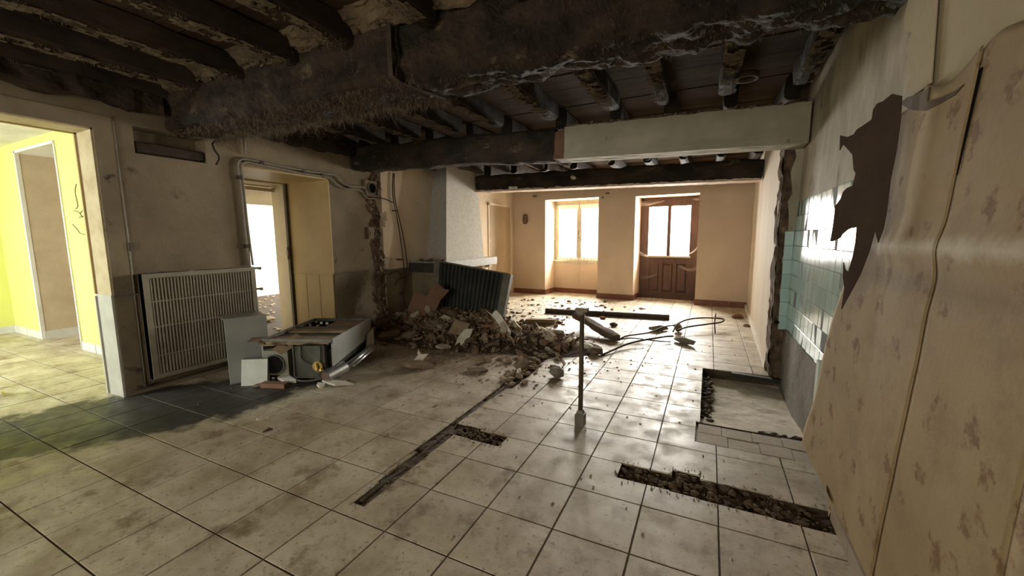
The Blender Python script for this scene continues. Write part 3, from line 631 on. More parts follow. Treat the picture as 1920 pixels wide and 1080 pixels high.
hairs(b1, 5200, lambda r: ((r.uniform(-5.1, -1.9), r.uniform(2.36, 2.82), 2.655), (0, 0, -1)), .055)
hairs(b1, 2600, lambda r: ((r.uniform(-5.1, -1.9), 2.815, r.uniform(2.64, 2.7)), (0, .3, -1)), .10)
hairs(b1, 2600, lambda r: ((r.uniform(-5.1, .6), 2.352, r.uniform(2.67, 3.05)), (0, -1, -.3)), .04)
hairs(b1, 1600, lambda r: ((r.uniform(-2.0, .7), r.uniform(2.4, 2.8), 2.63), (0, -.3, -1)), .03)
mb = MB()
for k in range(330):
    x = -5.1+5.8*k/330; s = rg.uniform(.008, .026)*(1.2 if x < -2 else .7); mb.rock((x, 2.335+rg.uniform(-.02, .03), 3.04+rg.uniform(-.03, .05)), (s, s*.7, s*.7), 1200+k, .4)
o = obj('crumbling_mortar', mb, mortar, b1); o['kind'] = 'stuff'
mb = MB()
pts = [(-2.06, 2.325, 3.02), (-2.055, 2.32, 2.80), (-2.06, 2.33, 2.68), (-2.03, 2.38, 2.645), (-1.95, 2.55, 2.625), (-1.90, 2.75, 2.62), (-1.89, 2.83, 2.66)]
for i in range(len(pts)-1):
    a, b = Vector(pts[i]), Vector(pts[i+1]); w = Vector((.02, 0, 0)); n = Vector((0, -.006, -.006))
    mb.hexa([a-w, a+w, b+w, b-w, a-w+n, a+w+n, b+w+n, b-w+n])
obj('iron_strap', mb, M('dusty_strap', (.06, .045, .03), (.03, .022, .014), 8, bump=.3), b1)
mb = rough_bar((-5.24, 2.12, 2.47), (-5.24, 2.72, 2.47), .08, .06, .015, 20, 14, 5, 61)
tag(obj('bearing_timber', mb, wood_dk), 'dark bearing timber let into the left wall under the nearest beam', 'timber')
mb = MB()
mb.grid(lambda u, v: (-5.12+5.85*u, 2.37-.16*v+.035*fbm((u*12, v, 3), 2, 4), 3.02+.13*v+.03*fbm((u*14, v*2, 6), 2, 4)), 260, 10)
obj('plaster_infill', mb, M('tan_infill_plaster', (.17, .125, .07), (.085, .06, .034), 6, .35, .65, bump=.8, bs=30), b1)
for (ya, yb_) in ((-1.2, 2.3), (2.86, 4.74)):
    mb = rough_bar((-5.06, ya, 2.90), (-5.06, yb_, 2.885), .075, .085, .04, 90, 20, 5, ya*3, 5)
    tag(obj('wall_plate', mb, wood_dk), 'dark timber wall plate along the left wall '+('before' if ya < 0 else 'beyond')+' the nearest beam', 'timber')
# middle beam: bare timber to the left, boxed in plaster to the right
b2 = thing('ceiling_beam', (-2.2, 4.95, 2.5), 'middle ceiling beam, bare dark timber left and plastered right', 'beam')
mb = rough_bar((-5.13, 4.95, 2.80), (-1.75, 4.95, 2.68), .16, .185, .03, 150, 32, 6, 9); obj('bare_timber', mb, wood, b2)
def zb(x): return 2.487+(x+1.62)*(2.425-2.487)/2.42
mb = MB(); mb.hexa([(-1.76, 4.80, zb(-1.76)), (-1.60, 4.80, zb(-1.6)), (-1.60, 5.1, zb(-1.6)), (-1.76, 5.1, zb(-1.76)), (-1.76, 4.80, 2.80), (-1.60, 4.80, 2.84), (-1.60, 5.1, 2.84), (-1.76, 5.1, 2.80)])
obj('brown_end_board', mb, M('reddish_brown_render', (.17, .09, .05), (.12, .065, .04), 4, bump=.2), b2)
mb = MB()
def pb(face):
    def f(u, v):
        x = -1.62+2.42*u; z0, z1 = zb(x)-.002, zb(x)+.365+.012*fbm((x, 1, 2), 6)
        if face == 0: return (x, 4.795+.006*fbm((x, v, 1), 4)+(.02 if v < .12 else 0)*0, z0+(z1-z0)*v)
        if face == 1: return (x, 4.795+.32*v, z0+.005*fbm((x, v, 3), 5))
        return (x, 5.115, z0+(z1-z0)*v)
    return f
for q in (0, 1, 2): mb.grid(pb(q), 70, 14)
mb.box(-1.60, .80, 4.83, 5.09, 2.50, 2.78); obj('plaster_casing', mb, beamplaster, b2, True)
mb = MB(); mb.hexa([(-1.62, 4.775, zb(-1.62)-.01), (.79, 4.775, zb(.79)-.01), (.79, 4.80, zb(.79)-.01), (-1.62, 4.80, zb(-1.62)-.01), (-1.62, 4.78, zb(-1.62)+.055), (.79, 4.78, zb(.79)+.055), (.79, 4.80, zb(.79)+.055), (-1.62, 4.80, zb(-1.62)+.055)])
obj('cornice_bead', mb, beamplaster, b2)
mb = MB()
for k in range(170):
    x = -1.6+2.35*k/170; s = rg.uniform(.008, .022); mb.rock((x, 4.80+rg.uniform(0, .06), zb(x)+.37+rg.uniform(-.01, .02)), (s*1.4, s, s*.8), 1700+k, .4)
o = obj('debris_on_casing', mb, rub3, b2); o['kind'] = 'stuff'
hairs(b2, 900, lambda r: ((r.uniform(-5.0, -1.8), 4.79, r.uniform(2.6, 2.9)), (0, -.6, -1)), .04)
mb = rough_bar((-5.05, 7.86, 2.72), (.71, 7.86, 2.62), .15, .165, .03, 150, 32, 6, 14)
b3 = tag(obj('ceiling_beam', mb, wood), 'far ceiling beam, dark timber with a pale strip along its foot', 'beam')
mb = MB()
for q in (0, 1):
    mb.grid(lambda u, v: (-5.0+5.69*u, 7.70+.34*v if q == 0 else 7.70, (2.535-.1*u)+.006*fbm((u*30, v*2, q), 2)+(0 if q == 0 else .035*v*(1+.7*fbm((u*22, 1, 1), 2)))), 160, 4)
obj('pale_foot_strip', mb, pale_strip, b3)  # pale rough strip along the beam's underside and lower edge
mb = MB()
for (px, py) in ((958, 352), (966, 352), (1075, 333)):
    p = wy(px, py, 7.68); mb.rock(p, (.06, .02, .04), int(px), .2)
obj('plaster_blob', mb, rub_white, b3)
JX = [-5.03, -4.47, -3.82, -3.13, -2.52, -1.77, -1.09, -.48, .13, .68]
for bi, (y0, y1, zj, lab) in enumerate([(-3.1, 2.37, 2.955, 'rough joist over the viewer before the nearest beam'), (2.80, 4.82, 2.955, 'rough brown joist between the nearest and the middle beam'),
                                   (5.08, 7.72, 2.90, 'rough dark joist between the middle and the far beam'), (8.0, 10.35, 2.90, 'dark joist between the far beam and the end wall')]):
    for k, x in enumerate(JX):
        h = (ZC-zj)/2; xx = x+random.uniform(-.02, .02); x2 = xx+random.uniform(-.03, .03)
        if bi == 0: x2 = xx
        mb = rough_bar((xx, y0, zj+h), (x2, y1, zj+h+random.uniform(-.01, .01)), .072+random.uniform(-.01, .012), h, .016, 50 if bi < 3 else 12, 14, 5, k*7+bi*31)
        o = tag(obj('ceiling_joist', mb, wood_dk), lab.replace('joist', 'joist, '+('first', 'second', 'third', 'fourth', 'fifth', 'sixth', 'seventh', 'eighth', 'ninth', 'last')[k]+' from the left wall,'), 'joist', ('joists over the viewer', 'joists of the middle bay', 'joists of the far bay', 'joists by the end wall')[bi])
        if bi < 2:
            mb = MB(); g = random.Random(k+bi*50)
            for i in range(160):
                ya = y0+.3+(y1-y0-.4)*i/160; st_ = (y1-y0-.4)/160
                for c_ in range(6):
                    if fbm((x+c_*.03, ya, 3), 7, 3) > -.05:
                        xa = xx+(x2-xx)*(i/160)-.075+.025*c_; zz = zj-.014+.01*fbm((xa, ya, 9), 9); mb.quad((xa, ya, zz), (xa+.025, ya, zz+.004*g.random()), (xa+.025, ya+st_, zz+.004*g.random()), (xa, ya+st_, zz))
            d_ = obj('lit_cobweb_crust', mb, cobweb, o); d_['kind'] = 'stuff'  # pale cobweb crust; its colour also stands for floor bounce on the undersides
        if bi == 0 and x < -2: hairs(o, 900, lambda r: ((xx+r.uniform(-.075, .075), r.uniform(.3, 2.3), 2.957), (0, 0, -1)), .035)
mb = rough_bar((.16, 3.55, 3.0), (.62, 3.05, 3.02), .05, .06, .012, 24, 14, 5, 91)
tag(obj('brace_timber', mb, wood_dk), 'short dark brace timber by the right wall corner of the ceiling', 'timber')
c = fl(1400, 148, 2.96); mb = MB(); mb.ring((c.x, c.y, 2.955), (0, 0, 1), .075, .10, .05, 16); tag(obj('round_collar', mb, mortar, None, True), 'round dark collar under the ceiling boards near the right wall', 'collar')
mb = MB(); p0 = [wx(405, 262, -5.10), wx(398, 270, -5.09), wx(402, 281, -5.08), wx(410, 292, -5.07), wx(411, 300, -5.06), wx(405, 309, -5.06)]
mb.tube(p0, .011, 6); tag(obj('loose_cable', mb, cable, None, True), 'short black cable curling from the left wall below the nearest beam', 'cable')

# ================================================================== LEFT WALL FITTINGS
def smooth_path(pts, n=6):
    P = [Vector(p) for p in pts]; P = [P[0]*2-P[1]]+P+[P[-1]*2-P[-2]]; out = []
    for i in range(1, len(P)-2):
        for k in range(n):
            t = k/n; a, b, c, d = P[i-1:i+3]
            out.append(.5*((2*b)+(c-a)*t+(2*a-5*b+4*c-d)*t*t+(3*b-3*c+d-a)*t**3))
    return out+[P[-2]]
pp = thing('heating_pipes', (-5.12, 3.1, 1.2), 'twin painted heating pipes looping around the second doorway', 'pipes')
outer = [(466, 497), (458, 420), (450, 345), (445, 315), (447, 303), (456, 298), (475, 301), (560, 318), (620, 327), (633, 332), (642, 343), (655, 348), (690, 352)]
inner = [(474, 497), (464, 420), (456, 345), (452, 318), (454, 308), (462, 304), (478, 307), (560, 324), (612, 332), (624, 338), (632, 347), (645, 353), (676, 358), (683, 366), (690, 372), (702, 372)]
for q in (outer, inner):
    mb = MB(); mb.tube(smooth_path([wx(*p, XL+.03) for p in q], 5), .0125, 8); obj('pipe', mb, pale_pipe, pp, True)
for q in ((447, 331), (488, 303), (567, 321), (603, 327), (652, 350), (460, 460)):
    c = wx(*q, XL+.02); mb = MB(); mb.box(c.x-.02, c.x+.025, c.y-.012, c.y+.03, c.z-.035, c.z+.012); obj('pipe_clip', mb, iron, pp)
mb = MB(); c = wx(460, 290, XL+.03); mb.tube([c, (c.x, c.y, c.z+.3)], .014, 8); obj('riser', mb, pale_pipe, pp)
# panel radiator
RX = -5.03; y0, y1, z0, z1 = 1.99, 3.10, .13, 1.21
rd = thing('panel_radiator', (RX, 2.55, .13), 'grimy cream panel radiator hung on the left wall', 'radiator')
mb = MB(); mb.box(RX-.085, RX-.012, y0, y1, z0, z1); obj('body', mb, rad_slot, rd)
mb = MB(); mb.box(RX-.09, RX+.002, y0, y0+.05, z0, z1).box(RX-.09, RX+.002, y1-.05, y1, z0, z1).box(RX-.09, RX+.002, y0+.05, y1-.05, z1-.045, z1).box(RX-.09, RX+.002, y0+.05, y1-.05, z0, z0+.045); obj('frame', mb, rad_white, rd)
rb = MB(); rb.hexa([(-.014, 0, 0), (0, .004, 0), (0, .014, 0), (-.014, .018, 0), (-.014, 0, 1), (0, .004, 1), (0, .014, 1), (-.014, .018, 1)])
rm = bpy.data.meshes.new('rib'); rm.from_pydata(rb.v, [], rb.f); rm.materials.append(rad_white)
n = 34
for k in range(n):
    y = y0+.055+(y1-y0-.11)*k/n; rep('rib', rm, rd, (0, y-2.55, z0+.05-.13), (0, 0, 0), (1, 1, z1-z0-.10))
mb = MB()
for zc in (.36, .66, .92): mb.box(RX-.012, RX-.001, y0+.05, y1-.05, zc, zc+.012)
obj('weld_line', mb, rad_white, rd)
for zc, nm in ((1.19, 'valve'), (.93, 'air_vent')):
    mb = MB(); mb.tube([(RX-.04, y1, zc), (RX-.03, y1+.05, zc), (RX-.03, y1+.09, zc-.005)], [.012, .012, .02], 8); obj(nm, mb, pale_pipe, rd)
mb = MB(); mb.tube([(RX-.05, y0+.04, z0), (RX-.05, y0+.0, .09), (RX-.06, y0-.13, .085)], .012, 8); mb.rock((RX-.06, y0-.06, .09), (.028, .028, .028), 5, .1); obj('lower_valve', mb, steel_pipe, rd)
for yb in (y0+.2, y1-.24): mb = MB(); mb.box(RX-.12, RX-.085, yb, yb+.04, .3, 1.1); obj('bracket', mb, grey_trim, rd)
mb = MB(); mb.rock((RX-.05, 2.42, 1.215), (.03, .06, .012), 8); tag(obj('plaster_bit', mb, rub1), 'crumb of plaster on top of the wall radiator', 'plaster piece')
# low pipe along the skirting
mb = MB(); mb.tube([(XL+.03, 1.86, .055), (XL+.03, 2.5, .06), (XL+.03, 3.1, .06)], .011, 8); tag(obj('floor_pipe', mb, iron, None, True), 'thin dark pipe low on the left wall under the radiator', 'pipe')
mb = MB(); mb.box(XL, XL+.018, 1.80, 3.13, 0, .075); struct('baseboard_left', mb, plaster_dado, label='dusty skirting under the radiator')
# flue hole and socket, switch
c = wx(697, 353, XL+.04); fh = thing('flue_collar', c, 'square flue collar with a black round hole at the torn wall edge', 'flue')
mb = MB(); mb.box(c.x-.06, c.x+.005, c.y-.13, c.y+.11, c.z-.14, c.z+.12); obj('collar_block', mb, plaster_dado, fh)
mb = MB(); mb.ring((c.x+.003, c.y, c.z), (1, 0, 0), .082, .096, .02, 24); obj('ring', mb, grey_trim, fh)
mb = MB(); mb.tube([(c.x+.004, c.y, c.z), (c.x+.008, c.y, c.z)], .08, 24); obj('hole', mb, black, fh)
c = wx(694, 437, XL+.01); so = thing('wall_socket', c, 'old square wall socket beside the torn masonry', 'socket')
mb = MB(); mb.box(c.x, c.x+.022, c.y-.075, c.y+.075, c.z-.1, c.z+.1); obj('backplate', mb, dark_plq, so)
mb = MB(); mb.box(c.x+.02, c.x+.034, c.y-.06, c.y+.06, c.z-.085, c.z+.085); obj('plate', mb, plaster_left, so)
mb = MB(); mb.box(c.x+.032, c.x+.045, c.y-.03, c.y+.012, c.z-.03, c.z+.03); obj('rocker', mb, dark_plq, so)
# wall cables by the fireplace
wc = thing('wall_cables', (-5.1, 5.8, .3), 'pair of dark electrical cables hanging down the cream wall', 'cables')
ca = [(737, 325), (736, 350), (738, 378), (745, 410), (751, 450), (755, 480), (757, 510), (753, 560), (751, 590)]
cb = [(739, 325), (739, 355), (742, 382), (750, 415), (758, 455), (763, 490), (764, 515), (757, 545), (758, 570), (766, 592)]
for q, r in ((ca, .010), (cb, .010)):
    mb = MB(); mb.tube(smooth_path([wx(*p, XL+.06) for p in q], 4), r, 6); obj('cable', mb, iron, wc, True)
for q in ((739, 395), (747, 487), (755, 520), (752, 550)):
    c = wx(*q, XL+.06); mb = MB(); mb.box(c.x-.03, c.x+.015, c.y-.02, c.y+.09, c.z-.012, c.z+.012); obj('cable_clip', mb, iron, wc)
mb = MB(); mb.tube(smooth_path([wx(*p, XL+.07) for p in ((700, 370), (718, 372), (733, 378), (738, 380))], 4), .009, 6); obj('loose_end', mb, iron, wc, True); mb = MB(); mb.tube(smooth_path([wx(*p, XL+.07) for p in ((728, 515), (745, 508), (752, 520), (745, 525), (740, 535))], 4), .013, 6); obj('loose_end', mb, iron, wc, True)
# flush door on the far left
c0 = 9.02; fd = sempty('door_4', 'flush cream door in the far left wall corner', 'door')
mb = MB(); mb.hexa([(xw(9.0)-.02, 9.0, 0), (xw(9.0)+.012, 9.0, 0), (xw(10.1)+.012, 10.1, 0), (xw(10.1)-.02, 10.1, 0), (xw(9.0)-.02, 9.0, 2.36), (xw(9.0)+.012, 9.0, 2.36), (xw(10.1)+.012, 10.1, 2.36), (xw(10.1)-.02, 10.1, 2.36)]); obj('door_leaf', mb, M('buff_door_paint', (.44, .33, .20), (.38, .28, .17), 2, rough=.6, bump=.08), fd)
mb = MB()
for (a, b, u0, u1) in ((8.95, 9.0, 0, 2.41), (10.1, 10.15, 0, 2.41), (8.95, 10.15, 2.36, 2.41)): mb.box(xw(a)-.02, xw(b)+.022, a, b, u0, u1)
obj('door_frame', mb, plaster_fire, fd)
c = wx(918, 452, xw(8.85)); sw = thing('light_switch', c, 'white light switch beside the flush cream door', 'switch')
mb = MB(); mb.box(c.x-.01, c.x+.014, c.y-.045, c.y+.045, c.z-.05, c.z+.05); obj('plate', mb, rub_white, sw)
mb = MB(); mb.box(c.x+.012, c.x+.022, c.y-.02, c.y+.02, c.z-.025, c.z+.025); obj('rocker', mb, rub_white, sw)
c = wy(985, 411, 10.27); bp = thing('wall_plaque', c, 'small brown oval plaque on the end wall left of the window', 'plaque')
mb = MB(); mb.prism([(c.x+.075*math.cos(t)*abs(math.cos(t))**-.4 if abs(math.cos(t)) > .01 else c.x, c.y-.0, c.z+.135*math.sin(t)) for t in [2*PI*(k+.5)/24 for k in range(24)]], (0, -.03, 0)); obj('plate', mb, dark_plq, bp)
mb = MB(); mb.ring((c.x, c.y-.03, c.z+.05), (0, -1, 0), .03, .045, .01, 14); mb.rock((c.x, c.y-.035, c.z-.05), (.035, .012, .04), 4, .2); obj('relief', mb, stone_tan, bp)
# scars on the end wall
for n, (px, py, w, h) in enumerate(((1002, 368, .07, .02), (1139, 362, .05, .02), (1130, 370, .03, .03))):
    c = wy(px, py, 10.2 if px < 1100 else 10.06); mb = MB(); mb.rock((c.x, c.y+.02, c.z), (w, .03, h), 40+n, .4); obj('wall_scar', mb, masonry, wb)
# dangling wires in the yellow room
mb = MB()
for q in ([(143, 345), (141, 360), (146, 385), (142, 392)], [(138, 395), (148, 398), (155, 408), (150, 400)], [(136, 420), (145, 430), (150, 437), (160, 440)], [(150, 400), (156, 395), (158, 404), (148, 408)]):
    mb.tube(smooth_path([wy(*p, 2.33) for p in q], 4), .005, 5)
tag(obj('dangling_wires', mb, iron), 'bare wires dangling from the yellow wall inside the side room', 'wires')
mb = MB(); mb.grid(lambda u, v: (*fl(0+14*u-6, 738+8*v)[:2], .02+.05*math.sin(u*3)*v), 6, 6); tag(obj('yellow_scrap', mb, M('yellow_plastic', (.55, .38, .03), bump=.2)), 'crumpled yellow scrap on the side room floor at the frame edge', 'scrap')

# ================================================================== FIREPLACE
fp = thing('fireplace', (-4.8, 7.1, 0), 'tapered grey roughcast fireplace hood over a stone mantel', 'fireplace')
w0, w1 = xw(6.62)-.05, xw(7.9)-.05
mb = MB(); mb.hexa([(w0, 6.62, 1.11), (-4.47, 6.36, 1.11), (-4.47, 7.80, 1.11), (w1, 7.90, 1.11), (w0, 6.93, 3.12), (-4.64, 6.70, 3.12), (-4.64, 7.80, 3.12), (w1, 7.88, 3.12)]); obj('hood', mb, hood_m, fp)
mb = MB(); mb.box(-5.13, -4.42, 6.10, 8.32, .95, 1.11); obj('mantel_shelf', mb, granite, fp)
mb = MB(); mb.box(-5.135, -4.47, 6.07, 6.10, .91, 1.09); obj('mantel_end', mb, mantel_dark, fp)  # near end plate in a darker grey than the shelf
mb = MB(); mb.box(-5.12, -4.60, 6.14, 6.40, -.01, .95); obj('pillar', mb, plaster_dado, fp)
mb = MB(); mb.box(-4.60, -4.53, 6.14, 6.40, -.01, .95); obj('pillar_facing', mb, rub_white, fp)
mb = MB(); mb.box(-5.10, -4.55, 7.85, 8.10, -.01, .95); obj('pillar', mb, plaster_fire, fp)
mb = MB(); mb.box(-5.11, -5.04, 6.40, 7.85, -.01, .95); obj('fire_back', mb, black, fp)
mb = MB(); mb.hexa([(-4.9, 8.0, .82), (-4.45, 8.0, .9), (-4.45, 8.1, .9), (-4.9, 8.1, .82), (-4.9, 8.0, .95), (-4.45, 8.0, .95), (-4.45, 8.1, .95), (-4.9, 8.1, .95)]); obj('corbel', mb, granite, fp)
for k in range(5):
    s = (.05, .03, .06, .035, .04)[k]; x = -4.95+.12*k; mb = MB(); mb.rock((x, 6.22+.05*math.sin(k*2.), 1.11+s*.45), (s*1.3, s, s*.6), 60+k, .4); tag(obj('plaster_bit', mb, rub3), 'dusty plaster bit lying on the mantel end', 'plaster piece', 'bits on the mantel')

# ================================================================== LOOSE RADIATOR ON THE HEAP
BLr, BRr, TRr, TLr = wy(812, 606, 5.62), wy(940, 612, 5.62), wy(958, 515, 5.98), wy(817, 489, 5.98)
ex, ez = (BRr-BLr), (TLr-BLr); nr = ex.cross(ez).normalized()
if nr.y > 0: nr = -nr
def rp(u, v, w=0): return BLr.lerp(BRr, u).lerp(TLr.lerp(TRr, u), v)+nr*w
r2 = thing('loose_radiator', (BLr.x+.6, BLr.y, 0.12), 'dark ribbed radiator leaning askew on the rubble heap before the fireplace', 'radiator')
def qbox(u0, u1, v0, v1, w0, w1):
    return MB().hexa([rp(u0, v0, w0), rp(u1, v0, w0), rp(u1, v0, w1), rp(u0, v0, w1), rp(u0, v1, w0), rp(u1, v1, w0), rp(u1, v1, w1), rp(u0, v1, w1)])
obj('back_panel', qbox(0, 1, 0, 1, -.05, 0), rad_dark, r2)
for k in range(15):
    u = .09+.80*k/15; mb = MB(); a, b = u, u+.80/15*.62
    mb.hexa([rp(a, .02, 0), rp(b, .02, 0), rp(b-.008, .02, .05), rp(a+.008, .02, .05), rp(a, .985, 0), rp(b, .985, 0), rp(b-.008, .985, .05), rp(a+.008, .985, .05)]); obj('fin', mb, rad_dark, r2)
obj('side_strip', qbox(-.01, .07, 0, 1, -.055, .03), rad_edge, r2); obj('side_strip', qbox(.92, 1.01, 0, 1, -.055, .03), rad_edge, r2)
obj('top_rail', qbox(.0, 1.0, .985, 1.01, -.05, .04), rad_edge, r2)
mb = MB(); mb.tube([rp(.97, .16, .02), rp(1.03, .17, .03), rp(1.10, .17, .03)], .012, 6); mb.tube([rp(1.10, .15, .03), rp(1.10, .20, .03)], .02, 6); obj('pipe_stub', mb, iron, r2)

# ================================================================== FALLEN BOILER
th = math.radians(24.5); BX = Matrix.Translation((-4.33, 2.67, 0)) @ Matrix.Rotation(th, 4, 'Z')
bo = thing('fallen_boiler', (-4.1, 3.3, 0), 'dismantled grey wall boiler lying on its back near the second doorway', 'boiler')
def BB(*a): return MB(BX).box(*a)
obj('right_panel', MB(BX).hexa([(.765, 0, .17), (.78, 0, .17), (.78, 1.13, .24), (.765, 1.13, .24), (.765, 0, .47), (.78, 0, .47), (.78, 1.13, .48), (.765, 1.13, .48)]), grey_panel, bo)
obj('left_panel', BB(0, .014, 0, 1.13, .02, .47), grey_panel, bo)
obj('rear_panel', BB(0, .78, 1.115, 1.13, .05, .475), dark_in, bo)
obj('chassis', BB(.02, .76, .06, 1.11, .02, .34), dark_in, bo)
obj('inner_tray', BB(.02, .76, .1, 1.11, .34, .36), black, bo)
for (b0, b1_, z, mt) in ((.12, .22, .45, tan_dust), (.28, .36, .44, dark_in), (.46, .60, .455, tan_dust), (.66, .69, .46, dark_in)):
    obj('cross_rail', BB(.015, .765, b0, b1_, z-.03, z), mt, bo)
obj('cover_plate', BB(.36, .755, .72, 1.05, .44, .455), tan_dust, bo)
obj('control_board', BB(.03, .35, .70, 1.08, .42, .44), black, bo)
for k, (a, b) in enumerate(((.12, .80), (.20, .93), (.24, .76), (.29, .90), (.10, 1.0))):
    obj('terminal', MB(BX).tube([(a, b, .44), (a, b, .465)], .018, 10), rub_white if k % 2 else tan_dust, bo)
obj('rim', BB(.0, .78, .0, .015, .42, .47).box(.0, .02, 0, 1.13, .455, .475), rad_edge, bo)
fb = obj('fan_housing', BB(.04, .31, -.05, .16, .085, .355), M('olive_grey_steel', (.21, .20, .145), (.15, .14, .10), 5, rough=.5, bump=.08), bo)
obj('fan_outlet', MB(BX).tube([(.165, -.052, .205), (.165, -.058, .205)], .098, 28), black, fb)
obj('outlet_ring', MB(BX).ring((.165, -.05, .205), (0, -1, 0), .098, .112, .015, 28), dark_in, fb)
bp_ = obj('burner_plate', BB(.37, .70, -.03, .06, .06, .40), M('oily_steel', (.13, .135, .105), (.08, .08, .06), 5, rough=.28, metal=.6, bump=.1), bo)
obj('plate_edge', BB(.36, .375, -.045, .06, .05, .41).box(.695, .71, -.045, .06, .05, .41).box(.36, .71, -.045, .06, .05, .065), dark_in, bp_)
obj('copper_tube', MB(BX).tube(smooth_path([(.45, -.04, .40), (.46, -.06, .3), (.52, -.06, .22), (.60, -.07, .2), (.66, -.06, .25), (.67, -.05, .40)]), .009, 8), dark_in, bp_)
v_ = obj('brass_valve', MB(BX).ring((.64, -.03, .19), (0, -1, 0), .025, .055, .05, 14).tube([(.64, -.02, .13), (.64, -.09, .17), (.63, -.08, .23)], .022, 8), brass, bo)
obj('valve_knob', MB(BX).rock((.68, -.08, .15), (.03, .03, .03), 3, .15), brass, v_)
obj('gas_pipe', MB(BX).tube(smooth_path([(.30, .0, .06), (.42, -.07, .03), (.58, -.08, .035), (.70, -.05, .07), (.74, .0, .12)]), .013, 8), dark_in, bo, True)
def crumple(u, v): return (-.12+.42*u, -.09+.16*v+.03*math.sin(u*7), .46-.05*u+.02*fbm((u*3, v*2, 1), 1.5)+.02*v)
obj('bent_cover', MB(BX).grid(crumple, 14, 6).grid(lambda u, v: (.28+.16*u-.1*v, -.11+.2*u, .33+.12*u+.06*v), 5, 5), tan_dust, bo)
obj('bent_cover', MB(BX).grid(lambda u, v: (.30+.46*u, -.05+.12*v, .455+.015*fbm((u*4, v*2, 7), 1.5)-.03*(1-v)), 14, 5), tan_dust, bo)
obj('lower_flap', MB(BX).hexa([(.80, .80, .02), (.815, .80, .02), (.80, 1.16, .06), (.785, 1.16, .06), (.80, .92, .30), (.815, .92, .30), (.80, 1.16, .33), (.785, 1.16, .33)]), white_panel, bo)
ft = thing('flue_tube', (-3.55, 3.0, 0), 'short aluminium flue tube lying against the fallen boiler', 'tube')
a, b = Vector((-3.63, 2.88, .075)), Vector((-3.66, 3.16, .10))
obj('tube', MB().tube([a, b], .075, 24, False).tube([b, a], .070, 24, False), alu, ft, True); obj('end_disc', MB().tube([a+(b-a)*.04, a+(b-a)*.06], .071, 24), M('rusty_disc', (.13, .085, .055), (.09, .06, .04), 9, rough=.7), ft)
mb = MB(); mb.tube([(-3.64, 3.18, .10), (-3.92, 3.86, .14)], .04, 14); mb.tube([(-3.60, 3.24, .10), (-3.88, 3.88, .14)], .02, 8); tag(obj('long_flue_pipe', mb, alu, None, True), 'long silvery pipe lying along the boiler side', 'pipe')

# casing, white panel and plaster bits in front of the boiler
cs = thing('boiler_casing', (-4.6, 2.6, 0), 'blue-grey folded metal casing standing before the wall radiator', 'casing')
A = Vector((-4.53, 2.43, 0)); B = Vector((-4.40, 2.80, 0)); nn = Vector((-.36, .13, 0)).normalized()
obj('side_sheet', MB().obox(A, B-A, nn*.012, (-.012, 0, .715)), grey_panel, cs)
obj('top_flange', MB().obox(A+Vector((-.012, 0, .703)), B-A, nn*.36, (0, 0, .012)), rad_edge, cs)
obj('back_sheet', MB().obox(B+nn*.36+Vector((0, 0, 0)), -nn*.36, (B-A).normalized()*-.012, (-.01, 0, .71)), grey_panel, cs)
obj('bottom_flange', MB().obox(A, B-A, nn*.03, (0, 0, .012)), rad_edge, cs)
wpn = thing('propped_sheet', (-4.25, 2.5, 0), 'small square white panel propped against the grey casing', 'panel')
a, b = Vector((*fl(452, 724)[:2], 0)), Vector((*fl(500, 722)[:2], 0)); b = a+(b-a)*1.02
obj('sheet', MB().obox(a, b-a, (-.03, .05, 0), (-.02, .04, .275)), white_panel, wpn); obj('edge_trim', MB().obox(a+Vector((-.02, .04, .272)), b-a, (-.03, .05, 0), (0, 0, .006)), rad_edge, wpn)
def shard(name, c, s, seed, mt, label, rot=(0, 0, 0), th=.02, n=7, cat='plaster piece', parent=None):
    r = random.Random(seed); poly = []
    for k in range(n):
        t = 2*PI*(k+r.uniform(-.3, .3))/n; q = r.uniform(.7, 1.15); poly.append((s[0]*math.cos(t)*q, s[1]*math.sin(t)*q, 0))
    mb = MB(); mb.prism(poly, (0, 0, th)); me = bpy.data.meshes.new(name); me.from_pydata(mb.v, [], mb.f); me.materials.append(mt)
    o = bpy.data.objects.new(name, me); COL.objects.link(o); o.location = c; o.rotation_euler = rot; return tag(o, label, cat)
p = fl(632, 722); shard('plaster_slab', (p.x, p.y, .015), (.16, .07), 1, rub_white, 'thin white plaster slab in front of the flue tube', (.05, .12, .6), .02)
p = fl(655, 713); shard('plaster_slab', (p.x, p.y, .02), (.17, .035), 2, rub2, 'long narrow plaster strip right of the flue tube', (.05, -.1, .7), .018)
p = fl(602, 726); shard('plaster_slab', (p.x, p.y, .01), (.05, .035), 3, rub_white, 'small white chip left of the plaster slab by the boiler', (.3, .1, .4), .03)
p = fl(540, 716); shard('plaster_slab', (p.x, p.y, .02), (.14, .06), 4, rub_white, 'jagged white plaster piece under the boiler fan housing', (.2, .05, .3), .035, 9)
p = fl(508, 728); mb = MB(); mb.obox((p.x-.12, p.y-.04, 0), (.26, .09, 0), (-.03, .08, 0), (0, 0, .045)); tag(obj('brick_fragment', mb, rub_red), 'flat brick fragment at the foot of the white panel', 'brick')
p = fl(485, 725); mb = MB(); mb.rock((p.x, p.y, .015), (.06, .05, .02), 11); tag(obj('rubble_bit', mb, rub1), 'tan crumb beside the white panel foot', 'rubble')
p = fl(640, 708); mb = MB()
for k in range(6): mb.rock((p.x+.03*math.sin(k*2.), p.y+.03*math.cos(k*3.), .03+.008*k), (.03, .018, .02), 30+k, .5)
tag(obj('crumbled_plaster', mb, rub_white), 'crumbled white plaster lump beside the flue tube', 'plaster piece')

